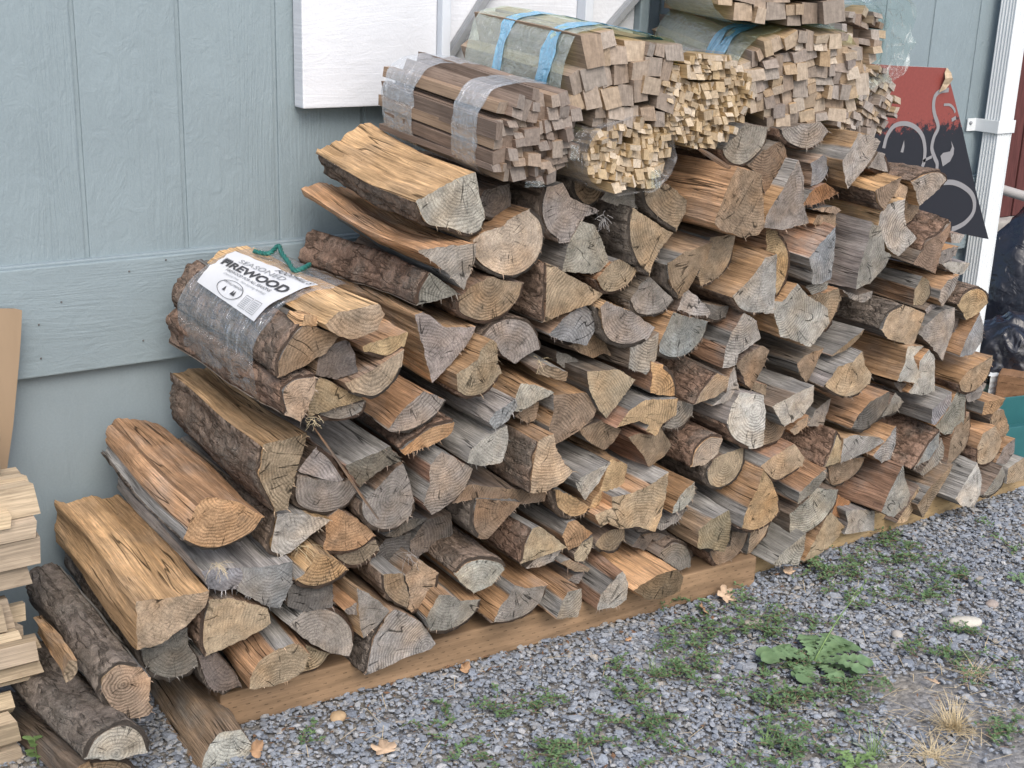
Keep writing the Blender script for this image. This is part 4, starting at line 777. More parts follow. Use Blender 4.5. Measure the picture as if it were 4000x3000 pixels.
def subdivide(x0, z0, x1, z1, smin, smax, r):
    w, h = x1 - x0, z1 - z0; tgt = r.uniform(smin, smax)
    if max(w, h) < tgt * 1.15 and min(w, h) < tgt: return [(x0, z0, x1, z1)]
    if max(w, h) < tgt * 1.9 and min(w, h) < tgt * .62: return [(x0, z0, x1, z1)]
    t = r.uniform(.36, .64)
    if w > h: return subdivide(x0, z0, x0 + w * t, z1, smin, smax, r) + subdivide(x0 + w * t, z0, x1, z1, smin, smax, r)
    return subdivide(x0, z0, x1, z0 + h * t, smin, smax, r) + subdivide(x0, z0 + h * t, x1, z1, smin, smax, r)
def hull2(pts):
    pts = sorted(set((round(p[0], 5), round(p[1], 5)) for p in pts)); cr = lambda o, a, b: (a[0] - o[0]) * (b[1] - o[1]) - (a[1] - o[1]) * (b[0] - o[0])
    lo = []; up = []
    for p in pts:
        while len(lo) > 1 and cr(lo[-2], lo[-1], p) <= 0: lo.pop()
        lo.append(p)
    for p in reversed(pts):
        while len(up) > 1 and cr(up[-2], up[-1], p) <= 0: up.pop()
        up.append(p)
    return [Vector(p) for p in lo[:-1] + up[:-1]]
def hull_loop(pts, off=.003, n=96):
    H = hull2(pts); m = len(H); L = [0]
    for i in range(m): L.append(L[-1] + (H[(i + 1) % m] - H[i]).length)
    out = []
    for j in range(n):
        s = L[-1] * j / n; i = max(k for k in range(m) if L[k] <= s); t = (s - L[i]) / max(1e-9, L[i + 1] - L[i]); out.append(H[i].lerp(H[(i + 1) % m], t))
    sm = [sum((out[(j + k) % n] for k in (-2, -1, 0, 1, 2)), Vector((0, 0))) / 5 for j in range(n)]
    res = []
    for j in range(n):
        d = (sm[(j + 1) % n] - sm[j - 1]).normalized(); res.append((sm[j] + Vector((d.y, -d.x)) * (off + .0015), Vector((d.y, -d.x)), L[-1] * j / n))
    return res
def film(name, loop, y0, y1, mat, parent, off=0.0, ny=16, seed=0.0, jag=.008, wr=.0025, arc=None, grow=0.0):
    n = len(loop); V = []; F = []; g = []
    idx = range(n)
    for k in range(ny + 1):
        t = k / ny
        for j in idx:
            p, nn, s = loop[j]
            ys = y0 + jag * nz(s * 28, seed, 1.0); ye = y1 + jag * nz(s * 28, seed, 8.0); y = ys + (ye - ys) * t
            d = off + wr * (nz(s * 45, y * 25, seed) + .6 * nz(s * 16, y * 90, seed + 3)) + grow * max(0, 1 - t * 5)
            q = p + nn * d; V.append((q.x, y, q.y)); g.append((s, y, seed))
    for k in range(ny):
        for j in range(n):
            if arc and not (arc[0] <= j < arc[1]): continue
            F.append((k * n + j, k * n + (j + 1) % n, (k + 1) * n + (j + 1) % n, (k + 1) * n + j))
    return mesh_obj(name, V, F, mat, parent, smooth=True, attrs={'guv': ('FLOAT_VECTOR', g)})
M['clear'] = mat_film('clear_film', (.93, .94, .95), .16, .36)
M['shrink'] = mat_film('shrink_film', (.97, .94, .90), .03, .22)
M['green'] = mat_film('green_film', (.86, .93, .70), .2, .24)
M['blue'] = mat_film('blue_film', (.12, .55, .88), .85, .2)
M['bagfilm'] = mat_film('loose_clear_film', (.9, .97, .95), .06, .5, .12)
def kindling(label, crop, cx, cy, rx, ry, yf, length, smin, smax, cols, power=2.0, jut=.014, yaw=0.0, pitch=0.0, seed=1, films=(), back=None, rot0=None, axis_x=False, scraps=()):
    r = random.Random(seed); px, py = src(crop, cx, cy); sc = CROP[crop][2]
    c = at_y(px, py, yf); RX = (at_y(px + rx * sc, py, yf) - c).x; RZ = (at_y(px, py - ry * sc, yf) - c).z
    if back is not None:
        bq = at_y(*src(crop, *back), yf + length); d = bq - c; yaw = -math.atan2(d.x, d.y); pitch = math.atan2(d.z, length)
    if axis_x: yaw += math.pi / 2
    root = empty('kindling_bundle', c - Vector((0, 0, RZ)), (pitch, 0, yaw))
    tag(root, label, 'kindling', 'bundles of kindling')
    ang0 = r.uniform(-.5, .5) if rot0 is None else rot0; rects = []
    # blocks with their own lean, each cut into sticks
    B = 1.5 * max(RX, RZ)
    blocks = subdivide(-B, -B, B, B, max(smin * 4, RX * .7), max(smax * 4, RX * .95), r); corners = []; k = 0
    for (a0, b0, a1, b1) in blocks:
        ba = ang0 + r.uniform(-.28, .28); bc = Vector(((a0 + a1) / 2, (b0 + b1) / 2)); bc = Matrix.Rotation(ang0, 2) @ bc
        hw, hh = (a1 - a0) / 2, (b1 - b0) / 2
        for (x0, z0, x1, z1) in subdivide(-hw, -hh, hw, hh, smin, smax, r):
            q = bc + Matrix.Rotation(ba, 2) @ Vector(((x0 + x1) / 2, (z0 + z1) / 2))
            if abs(q.x / RX) ** power + abs(q.y / RZ) ** power > .93: continue
            a = ba + r.uniform(-.14, .14); w, h = (x1 - x0) * .95, (z1 - z0) * .95
            o = bpy.data.objects.new('stick', STK[r.randrange(8)]); link(o, root)
            yy = r.uniform(-jut, jut) + (jut * .7 if r.random() < .15 else 0); ll = length * r.uniform(.94, 1.03)
            o.location = (q.x, yy, q.y + RZ); o.rotation_euler = (r.uniform(-.012, .012), -a, r.uniform(-.012, .012)); o.scale = (w, ll, h)
            cc = r.choice(cols); o.color = (cc[0], cc[1], cc[2], 1); k += 1
            for u in (-.5, .5):
                for v in (-.5, .5): corners.append(q + Matrix.Rotation(a, 2) @ Vector((u * w, v * h)) + Vector((0, RZ)))
    loop = hull_loop(corners)
    for i, (fn, t0, t1, mat, off, jag) in enumerate(films): film(fn, loop, t0 * length, t1 * length, M[mat], root, off, seed=seed + i * 1.7, jag=jag)
    bpy.context.view_layer.update(); inv = root.matrix_world.inverted()
    for si, (sx_, sy_, sw, sh, cr) in enumerate(scraps):
        NX, NY = 12, 12; V = []; F = []; gg = []
        for i in range(NX + 1):
            for j in range(NY + 1):
                u, v = i / NX - .5, j / NY - .5; rag = 1 + .5 * nz(v * 6, si, seed) if abs(u) > .4 else 1
                q = at_y(*src(cr, sx_ + u * sw * rag, sy_ + v * sh * (1 + .4 * nz(u * 5, seed, si))), yf - .02 + .018 * nz(u * 3.5, v * 3.5, seed + si)); V.append(inv @ q); gg.append((u * .2, v * .2, seed))
        for i in range(NX):
            for j in range(NY):
                if nz(i * .6, j * .6, seed + si * 3) > -.42: F.append((i * (NY + 1) + j, (i + 1) * (NY + 1) + j, (i + 1) * (NY + 1) + j + 1, i * (NY + 1) + j + 1))
        mesh_obj('torn_plastic', V, F, M['bagfilm'], root, smooth=True, attrs={'guv': ('FLOAT_VECTOR', gg)})
    return root, loop, RX, RZ
BR = [(.25, .185, .145), (.23, .175, .14), (.27, .2, .155), (.21, .16, .13), (.3, .215, .15)]
TN = [(.42, .30, .18), (.38, .275, .175), (.35, .26, .185), (.31, .24, .185), (.27, .215, .17)]
PL = [(.5, .365, .2), (.46, .335, .185), (.54, .4, .23), (.38, .28, .165), (.42, .315, .195)]
PG = [(.47, .385, .27), (.43, .35, .25), (.5, .4, .27), (.4, .33, .25)]
GB = [(.3, .25, .215), (.35, .285, .24), (.4, .31, .22), (.28, .235, .21), (.45, .34, .22)]
kindling('dark brown kindling bundle with two bands of clear wrap above the yellow slab', 'G', 1270, 1000, 335, 352, 2.13, .41, .021, .033, BR, 2.2, .013, seed=11, back=(455, 715),
         films=(('wrap_band', .12, .33, 'clear', .0, .012), ('wrap_band', .68, .97, 'clear', .0, .014)), scraps=((1270, 1325, 130, 45, 'G'), (1560, 1100, 60, 110, 'G')))
kindling('kindling bundle of thick blocks in green wrap with two blue bands, touching the white panel', 'G', 1930, 610, 345, 345, 2.16, .45, .036, .06, TN, 3.4, .008, seed=22, back=(1130, 395), rot0=.12,
         films=(('green_wrap', .05, .95, 'green', 0, .006), ('blue_band', .15, .26, 'blue', .002, .012), ('blue_band', .58, .67, 'blue', .002, .012)))
kindling('pale bundle of small sticks in torn clear plastic under the blue banded bundle', 'G', 1950, 1120, 305, 245, 2.15, .40, .013, .024, PL, 2.2, .01, seed=33,
         films=(('plastic_wrap', -.03, .8, 'clear', .001, .012),), scraps=((300, 1290, 70, 130, 'H'),))
kindling('pale bundle of many thin sticks bulging between the two blue banded bundles', 'H', 675, 720, 330, 350, 2.15, .40, .013, .023, PL, 2.2, .012, seed=44,
         films=(('plastic_wrap', .06, .9, 'clear', .001, .012),))
kindling('mixed kindling bundle in green wrap with blue band, near the far end of the pile', 'H', 1345, 570, 370, 375, 2.22, .45, .027, .044, TN + GB, 2.3, .011, seed=55, back=(640, 300), rot0=.1,
         films=(('green_wrap', .06, .95, 'green', 0, .008), ('blue_band', .21, .29, 'blue', .002, .01), ('blue_band', .305, .37, 'blue', .002, .01)))
kindling('greyish unwrapped looking kindling bundle beside the red sign', 'H', 1800, 745, 225, 265, 2.30, .32, .016, .027, GB, 2.3, .016, seed=66,
         films=(('plastic_wrap', .12, .9, 'green', .001, .01),))
kindling('green wrapped bundle of wide boards on top of the stacked kindling', 'H', 1180, -130, 340, 290, 2.22, .42, .03, .06, TN, 4.5, .014, seed=77, back=(640, -200), rot0=-.12,
         films=(('green_wrap', .06, .9, 'green', 0, .006),))
rt, lp, RX, RZ = kindling('brown kindling bundle under loose shiny plastic on top of the greyish one', 'H', 1740, 290, 200, 230, 2.33, .32, .02, .034, GB + BR, 2.4, .03, seed=88,
         films=(('plastic_wrap', -.02, .85, 'bagfilm', .003, .02),))
film('loose_plastic', lp, -.07, .06, M['bagfilm'], rt, .012, seed=9.3, jag=.03, wr=.012, arc=(18, 70), grow=.02)
# stack of pale kindling bundles standing next to the pile, sticks parallel to the wall
for i, (ex, ez, rz_, L, yy, lab) in enumerate(((88, 2055, 205, .5, 2.40, 'pale kindling bundle with clear plastic band, second from the top of its stack'), (78, 2480, 190, .5, 2.38, 'pale kindling bundle of wide boards, third in its stack beside the pile'),
                                         (0, 2830, 150, .5, 2.36, 'pale kindling bundle lying on the ground under its stack'), (-40, 1690, 160, .5, 2.42, 'pale kindling bundle on top of its stack by the cardboard'))):
    kindling(lab, 'S', ex, ez, rz_ * .8, rz_, yy, L, .032, .06, PG, 2.6, .028, axis_x=True, seed=101 + i, films=(('plastic_wrap', .28, .8, 'clear', .001, .01),) if i in (0, 3) else ())

# ------------------------------------------------------------------ wrapped bundle of split logs with paper label and rope
BL = '''b;d;808,930b 805,840b 870,715b 940,640 1140,715 1070,800 960,870
t;y;1075,650 1130,590 1345,535 1375,590 1340,670 1240,720 1180,722 1110,690
y;t;1270,765 1330,740 1510,690 1490,770b 1400,828b 1290,805
d;b;1060,790 1170,730 1215,790 1235,900 1130,938 1020,920 1030,850
m;b;1165,955 1250,930 1490,790 1480,880b 1430,970b 1330,1040b 1220,1020
t;b;1040,935 1100,960 1260,1050 1140,1090 970,1142 1000,1010
g;d;1020,1140 1140,1090 1280,1060b 1260,1120b 1170,1165b 1090,1165b
t;d;850,1130b 832,1010b 900,940b 1015,920 1005,1000 975,1080 930,1165
y;y;945,650 950,595 1020,600 1018,652'''
YB = 2.08; LBND = .54
bc = at_y(*src('B', 1110, 1165), YB)
bundle = empty('firewood_bundle', bc); tag(bundle, 'shrink wrapped bundle of split firewood with white paper label and green rope', 'firewood bundle')
allp = []
offs = [0, -.03, .01, .015, .0, .02, .03, .0, -.005]
for i, ln in enumerate(BL.splitlines()):
    e, s, pts = ln.split(';')
    o, base, cen = make_log('B', e, s, YB + offs[i], pts, None, LBND * (1.0 if i < 8 else .1), bundle, 'split_log')
    if i < 8: allp += [(b.x, b.y) for b in base]
LOOP = [(Vector((p.x - bc.x, p.y - bc.z)), nn, s) for p, nn, s in hull_loop(allp, .0085, 160)]
def proj(w):
    v = RW.T @ (np.array(w) - np.array([0, 0, CAMH])); return C0[0] + FPX * v[0] / -v[2], C0[1] - FPX * v[1] / -v[2]
SURF = []
for j, (q, nn, s) in enumerate(LOOP):
    for k in range(61):
        y = YB - .02 + k / 60 * (LBND + .04); w = Vector((bc.x + q.x, y, bc.z + q.y))
        if (nn.x * (-w.x) + nn.y * (CAMH - w.z)) > 0: SURF.append((*proj(w), s, y, j))
SA = np.array([t[:2] for t in SURF])
def on_surf(x, y):
    px = src('B', x, y); i = int(np.argmin(((SA - np.array(px)) ** 2).sum(1))); return SURF[i][2], SURF[i][3]
TOT = LOOP[-1][2] + (LOOP[1][2] - LOOP[0][2])
def surf_pos(s, y, off):
    s = s % TOT; f = s / TOT * len(LOOP); i = int(f) % len(LOOP); t = f - int(f); j = (i + 1) % len(LOOP)
    q = LOOP[i][0].lerp(LOOP[j][0], t); nn = LOOP[i][1].lerp(LOOP[j][1], t).normalized(); q = q + nn * (off + .0015 * nz(s * 30, y * 30, 2.0)); return Vector((q.x, y - bc.y, q.y))
yw0 = YB + .085; yw1 = on_surf(300, 470)[1]
film('shrink_wrap', LOOP, yw0 - bc.y, max(yw1, yw0 + .36) - bc.y, M['shrink'], bundle, .001, seed=4.4, jag=.01, ny=26)
cor = [on_surf(*c) for c in ((380, 430), (695, 635), (1025, 440), (575, 262))]          # BL, BR, TR, TL of the paper
def unwrap(s): return s + TOT if s < TOT * .3 else s
cor = [(unwrap(s), y) for s, y in cor]
def lab(u, v, off):
    a = [(1 - u) * (1 - v), u * (1 - v), u * v, (1 - u) * v]
    return surf_pos(sum(a[i] * cor[i][0] for i in range(4)), sum(a[i] * cor[i][1] for i in range(4)), off)
M['paper'] = mat_plain('label_paper', (.66, .67, .69), .55, .06, 12, .3, .3)
M['ink'] = mat_plain('label_ink', (.06, .06, .065), .6, .1, 10); M['ink2'] = mat_plain('label_ink_grey', (.3, .31, .32), .6, .1, 10)
NU, NV = 24, 18; V = []; F = []
for i in range(NU + 1):
    for j in range(NV + 1):
        u, v = i / NU, j / NV
        if i == 0: u += .02 * nz(v * 9, 1, 2)
        if j == NV: v += .03 * nz(u * 9, 5, 2)
        V.append(lab(u, v, .004))
for i in range(NU):
    for j in range(NV): F.append((i * (NV + 1) + j, (i + 1) * (NV + 1) + j, (i + 1) * (NV + 1) + j + 1, i * (NV + 1) + j + 1))
paper = mesh_obj('paper_label', V, F, M['paper'], bundle, smooth=True)
ASP = ((lab(1, .5, 0) - lab(0, .5, 0)).length) / max(.01, (lab(.5, 1, 0) - lab(.5, 0, 0)).length)
def text(body, u0, u1, v0, hgt, mat, bold=0.0, shear=0.0):
    cu = bpy.data.curves.new('lettering', 'FONT'); cu.body = body; cu.size = 1.0; cu.offset = bold; cu.shear = shear; cu.resolution_u = 3
    ob = bpy.data.objects.new('lettering', cu); me = bpy.data.meshes.new_from_object(ob); bpy.data.objects.remove(ob)
    xs = [v.co.x for v in me.vertices]
    if not xs: return
    x0, x1 = min(xs), max(xs)
    bm = bmesh.new(); bm.from_mesh(me); bmesh.ops.triangulate(bm, faces=bm.faces)
    for v in bm.verts: v.co = lab(u0 + (v.co.x - x0) / (x1 - x0) * (u1 - u0), v0 + v.co.y * hgt, .0058)
    o = bm_obj('lettering', bm, mat, paper)
def quadpatch(u0, u1, v0, v1, mat, name='print', off=.0056):
    n = 8; V = [lab(u0 + (u1 - u0) * i / n, vv, off) for i in range(n + 1) for vv in (v0, v1)]
    return mesh_obj(name, V, [(2 * i, 2 * i + 2, 2 * i + 3, 2 * i + 1) for i in range(n)], mat, paper)
text("FOOTHILL'S", .58, .99, .885, .12, M['ink'], .01, .4)
text('SEASONED', .2, .78, .755, .13, M['ink2'])
text('FIREWOOD', .06, .95, .55, .22, M['ink'], .03)
text('FIREWOOD FOR ALL SEASONS', .2, .84, .45, .085, M['ink'])
text('Chemical Free   Non-burning Artificial', .22, .84, .37, .06, M['ink2'])
text('FOOTHILLS FIREWOOD', .32, .62, .255, .05, M['ink'])
V = []; n = 40
for i in range(n):
    a = 2 * math.pi * i / n
    for rr in (1.0, .955): V.append(lab(.47 + .19 * rr * math.cos(a), .19 + .15 * rr * math.sin(a), .0057))
mesh_obj('print', V, [(2 * i, 2 * ((i + 1) % n), 2 * ((i + 1) % n) + 1, 2 * i + 1) for i in range(n)], M['ink'], paper)
for u in (.40, .53, .56):
    mesh_obj('print', [lab(u - .02, .13, .0057), lab(u + .02, .13, .0057), lab(u, .22, .0057)], [(0, 1, 2)], M['ink'], paper)
for u0 in (.70, .83):
    for (a, b_, c_, d_) in ((u0, u0 + .11, .245, .25), (u0, u0 + .11, .05, .055), (u0, u0 + .003, .05, .25), (u0 + .107, u0 + .11, .05, .25)): quadpatch(a, b_, c_, d_, M['ink'])
    for k in range(6): quadpatch(u0 + .015, u0 + .095, .075 + k * .027, .083 + k * .027, M['ink2'])
for k in range(9): quadpatch(.05 + k * .012, .055 + k * .012 + .003 * (k % 2), .62, .74, M['ink'])
M['rope'] = mat_plain('green_rope', (.02, .14, .12), .5, .3, 120, .4, .4)
pts = []
ctrl = [(685, 258), (730, 272), (770, 275), (800, 252), (835, 280), (865, 320), (905, 362), (945, 355), (975, 330)]
base = []
for i, (x, y) in enumerate(ctrl):
    s, yy = on_surf(x, y); lift = .004 + (.008 if i == 3 else .003 if i in (2, 4) else 0); base.append(surf_pos(unwrap(s), yy, lift))
cv = []
for i in range(len(base) - 1):
    p0 = base[max(0, i - 1)]; p3 = base[min(len(base) - 1, i + 2)]
    for j in range(10): cv.append(catmull(p0, base[i], base[i + 1], p3, j / 10))
cv.append(base[-1]); rope = bmesh.new()
for st in range(3):
    hel = []
    for i, c in enumerate(cv):
        d = (cv[min(i + 1, len(cv) - 1)] - cv[max(i - 1, 0)]).normalized(); a = d.cross(Vector((0, 0, 1))).normalized(); b = d.cross(a); th = i * .62 + st * 2.094
        hel.append(c + (a * math.cos(th) + b * math.sin(th)) * .0026)
    tube_bm(rope, hel, .0028, 6)
bm_obj('rope_handle', rope, M['rope'], bundle, smooth=True)

# ------------------------------------------------------------------ sign, cardboard, things beyond the end of the pile
YS = 2.575
SIGN_DZ = at_y(*src('I', 180, 1400), YS).z - at_y(*src('I', 170, 1760), YS).z
def mat_sign():
    k = NT('sign_print'); P = k.coords(3); x, y, z = k.sep(P)
    e = k.math('ADD', k.math('SUBTRACT', z, SIGN_DZ), k.math('MULTIPLY', k.math('SUBTRACT', k.noise(P, 45, 5, .75), .5), .22)); f = k.rng(e, .245, .262)
    red = k.scale((.235, .06, .052), k.rng(k.noise(P, 120, 3), .3, .7, .92, 1.08))
    return k.done(k.mix(f, (.018, .02, .028, 1), red), .42, None, .4)
M['sign'] = mat_sign(); M['signgrey'] = mat_plain('sign_grey', (.25, .25, .262), .45, .04, 40); M['signedge'] = mat_plain('sign_edge', (.7, .7, .7), .5, .05, 40)
SP = [at_y(*src('I', x, y), YS) for x, y in ((140, 410), (318, 425), (655, 440), (690, 560), (760, 830), (855, 1260), (932, 1550), (700, 1503), (600, 1640), (420, 1760), (170, 1760))]
so_ = SP[-1].copy(); sign = empty('leaning_sign', so_); tag(sign, 'cut off red and black sign board with grey line art leaning by the downspout', 'sign')
n = len(SP); V = [p - so_ for p in SP] + [p - so_ + Vector((0, .006, 0)) for p in SP]
mesh_obj('board', V, [tuple(range(n))[::-1], tuple(range(n, 2 * n))] + [(i, (i + 1) % n, n + (i + 1) % n, n + i) for i in range(n)], [M['sign'], M['signedge']], sign, mi=[0, 0] + [1] * n)
def ribbon(pts, w, name='line_art'):
    C = [at_y(*src('I', x, y), YS) for x, y in pts]; cv = []
    for i in range(len(C) - 1):
        for j in range(8): cv.append(catmull(C[max(0, i - 1)], C[i], C[i + 1], C[min(len(C) - 1, i + 2)], j / 8))
    cv.append(C[-1]); hw = w * .60293 / FPX * 2.95 / 2 * 1.1; V = []
    for i, c in enumerate(cv):
        d = (cv[min(i + 1, len(cv) - 1)] - cv[max(0, i - 1)]).normalized(); nn = Vector((-d.z, 0, d.x))
        V += [c + nn * hw - so_ + Vector((0, -.0012, 0)), c - nn * hw - so_ + Vector((0, -.0012, 0))]
    return mesh_obj(name, V, [(2 * i, 2 * i + 1, 2 * i + 3, 2 * i + 2) for i in range(len(cv) - 1)], M['signgrey'], sign)
ribbon([(250, 960), (272, 880), (320, 815), (390, 800), (455, 825), (500, 880), (517, 960), (512, 1040), (500, 1080)], 36)
ribbon([(672, 582), (620, 590), (585, 620), (573, 680), (580, 740), (603, 822), (575, 890), (562, 960), (580, 1020), (596, 1060), (592, 1110)], 36)
ribbon([(505, 1045), (530, 1030), (562, 1015)], 24); ribbon([(640, 678), (680, 680), (705, 705), (712, 730)], 20); ribbon([(690, 778), (718, 762)], 30)
ribbon([(640, 1182), (700, 1182), (760, 1205), (815, 1250), (838, 1310), (828, 1380), (780, 1440), (720, 1475), (690, 1483)], 42)
def sign_poly(pts): mesh_obj('line_art', [at_y(*src('I', x, y), YS) - so_ + Vector((0, -.0014, 0)) for x, y in pts], [tuple(range(len(pts)))], M['signgrey'], sign)
sign_poly([(632, 1078), (617, 1010), (635, 990), (680, 980), (692, 950), (686, 912), (706, 960), (702, 1000), (680, 1045)]); sign_poly([(382, 908), (384, 950), (376, 988), (358, 985), (370, 945)])
mesh_obj('torn_liner', [at_y(*src('I', x, y), YS) - so_ + Vector((0, -.004 - .006 * (i % 3), 0)) for i, (x, y) in enumerate(((655, 436), (672, 470), (668, 500), (695, 512), (660, 545), (625, 575), (602, 600), (615, 545), (622, 505), (640, 470)))],
         [(0, 1, 9), (1, 2, 8, 9), (2, 3, 4, 8), (4, 5, 7, 8), (5, 6, 7)], mat_plain('brown_paper', (.42, .33, .23), .8, .3, 60), sign)
M['cardboard'] = mat_plain('cardboard', (.33, .245, .165), .85, .1, 14, .15, .25, (1, 1, .2))
yc = 2.66; cp = [at_y(x, y, yc) for x, y in ((-260, 1205), (60, 1207), (86, 1213), (83, 1300), (76, 1400), (52, 1660), (10, 1960), (-260, 2000))]
oc = cp[-1].copy(); V = [q - oc for q in cp] + [q - oc + Vector((0, .005, 0)) for q in cp]; n = len(cp)
tag(mesh_obj('cardboard_sheet', V, [tuple(range(n))[::-1], tuple(range(n, 2 * n))] + [(i, (i + 1) % n, n + (i + 1) % n, n + i) for i in range(n)], M['cardboard'], None, oc), 'brown cardboard sheet standing against the wall behind the kindling stack', 'cardboard')

# fence far behind the corner
M['fence'] = mat_plain('red_brown_fence', (.10, .035, .033), .7, .35, 6, .25, .3, (30, 30, 2)); M['fencegap'] = mat_plain('pale_fence_edge', (.5, .4, .25), .7, .2, 30)
YF = 3.45; xf0 = at_y(3900, 400, YF).x - .35; zf = at_y(3980, 840, YF).z
fen = empty('board_fence', (xf0, YF, 0)); tag(fen, 'dark red board fence beyond the house corner', 'fence')
xg = at_y(*src('I', 1118, 1130), YF).x
for i in range(-3, 14):
    wbox('fence_board', xg + i * .145 + .006, xg + (i + 1) * .145 - .006, YF, YF + .02, zf, 2.3, M['fence'], .002, fen)
wbox('fence_rail', xg - .43, xg + 2.0, YF + .021, YF + .06, zf + .15, zf + .24, M['fencegap'], .003, fen); wbox('fence_rail', xg - .43, xg + 2.0, YF + .021, YF + .06, 1.3, 1.9, M['fencegap'], .003, fen)
M['conc'] = mat_plain('concrete', (.36, .345, .32), .9, .25, 25, .1, .6)
fb = wbox('foundation_block', xg - .6, xg + 2.0, YF - .05, YF + .16, -.05, zf - .003, M['conc'], .01, None); tag(fb, 'rough concrete footing under the red fence', 'footing')
bm = bmesh.new(); pa = at_y(*src('R', 430, 40), 3.2); pb = at_y(*src('R', 700, 121), 3.05); tube_bm(bm, [pa - (pb - pa) * .6, pa, pa.lerp(pb, .5), pb, pb + (pb - pa) * 1.5], .019, 14)
o = bm_obj('metal_pipe', bm, mat_plain('pipe_metal', (.42, .4, .38), .4, .1, 20, .5), smooth=True); tag(o, 'grey metal pipe rail in front of the red fence', 'pipe')

# black plastic
def mat_tarp():
    k = NT('black_plastic'); P = k.coords(3); a = k.noise(P, 7, 2, .5, 1.0); b = k.noise(P, 22, 2, .5, .8)
    return k.done((.014, .016, .024, 1), k.rng(a, .3, .7, .2, .42), k.bump(k.math('ADD', a, k.math('MULTIPLY', b, .4)), 1.0, .02), .6)
M['tarp'] = mat_tarp()
def crumple(name, c, r, seed, label, cat, flat=0.0):
    bm = bmesh.new(); bmesh.ops.create_icosphere(bm, subdivisions=5, radius=1)
    for v in bm.verts:
        p = v.co.copy(); d = 1 + .2 * nz(p.x * 1.1 + seed, p.y * 1.1, p.z * 1.1) + .11 * (1 - 2 * abs(nz(p.x * 2.2 + seed, p.y * 2.2, p.z * 1.1))) + .03 * (1 - 2 * abs(nz(p.x * 5, p.y * 5 + seed, p.z * 2.5)))
        z = p.z * d; w = 1 + flat * max(0, -p.z)
        v.co = Vector((p.x * d * r[0] * w, p.y * d * r[1] * w, max(z, -.95) * r[2]))
    zmin = min(v.co.z for v in bm.verts)
    for v in bm.verts: v.co.z -= zmin
    o = bm_obj(name, bm, M['tarp'], None, (c[0], c[1], c[2] + zmin), True); return tag(o, label, cat)
c1 = at_y(4010, 1130, 3.0); crumple('black_tarp', (c1.x + .1, 3.0, c1.z - .1), (.27, .22, .42), 3.0, 'tall heap covered in creased black plastic sheet behind the downspout', 'tarp')
c2 = at_y(3935, 1345, 2.62); crumple('black_bag', (c2.x + .03, 2.64, .265), (.12, .12, .13), 7.0, 'shiny black plastic bag slumped beside the end of the pile', 'bag', .15)
# crate under the bag so that it rests on something
M['blockw'] = mat_timber('brown_block_wood', (.26, .15, .085))
zb_ = .15
ob = wbox('wooden_block', 3.56, c2.x + .5, 2.5, 2.85, 0.0, zb_, M['blockw'], .004, None); tag(ob, 'brown wooden block under the black plastic bag', 'block')
q = at_y(*src('R', 610, 1390), 2.5); q.z = zb_ + .051; ob = bm_obj('wood_offcut', box_mesh((-.03, -.06, -.05), (.17, .06, .045), .004), M['blockw'], None, q); ob.rotation_euler = (0, 0, .5); tag(ob, 'brown timber offcut beside the white downspout elbow', 'offcut')
# downspout elbow
M['spoutin'] = mat_plain('pale_green_inside', (.42, .55, .5), .5, .1, 10)
q = at_y(*src('R', 555, 1330), 2.56); q.x += .06; q.z = zb_ + .04; prof = flute(.062, .078, 4, .0015, 24); n = len(prof)
el = empty('downspout_elbow', q - Vector((0, 0, .04)), (0, 0, -.28)); tag(el, 'loose white fluted downspout piece with open end beyond the logs', 'downspout piece')
Vo = [(x_, a_, b_ + .04) for x_ in (0, -.14) for a_, b_ in prof]; mesh_obj('shell', Vo, [(i, (i + 1) % n, n + (i + 1) % n, n + i) for i in range(n)], M['spout'], el)
Vi = [(x_, a_ * .95, b_ * .95 + .04) for x_ in (.0, -.13) for a_, b_ in prof]; mesh_obj('inside', Vi, [(i, (i + 1) % n, n + (i + 1) % n, n + i) for i in range(n)], M['spoutin'], el)
# teal gutter trough
M['teal'] = mat_plain('teal_gutter', (.03, .13, .14), .4, .12, 14, .5, .2)
ga = at_y(*src('R', 515, 1455), 2.36); gt = empty('gutter_trough', Vector((ga.x, ga.y, 0)), (0, 0, -.2)); tag(gt, 'teal green gutter trough lying past the end of the pile', 'gutter')
def gbox(lo, hi, nm): bm_obj(nm, box_mesh(lo, hi, .002), M['teal'], gt)
gbox((0, 0, .1), (.7, .12, .106), 'trough_floor'); gbox((0, -.006, 0), (.7, 0, .15), 'trough_side'); gbox((0, .12, 0), (.7, .126, .2), 'trough_side'); gbox((-.005, -.006, 0), (0, .126, .15), 'trough_end')

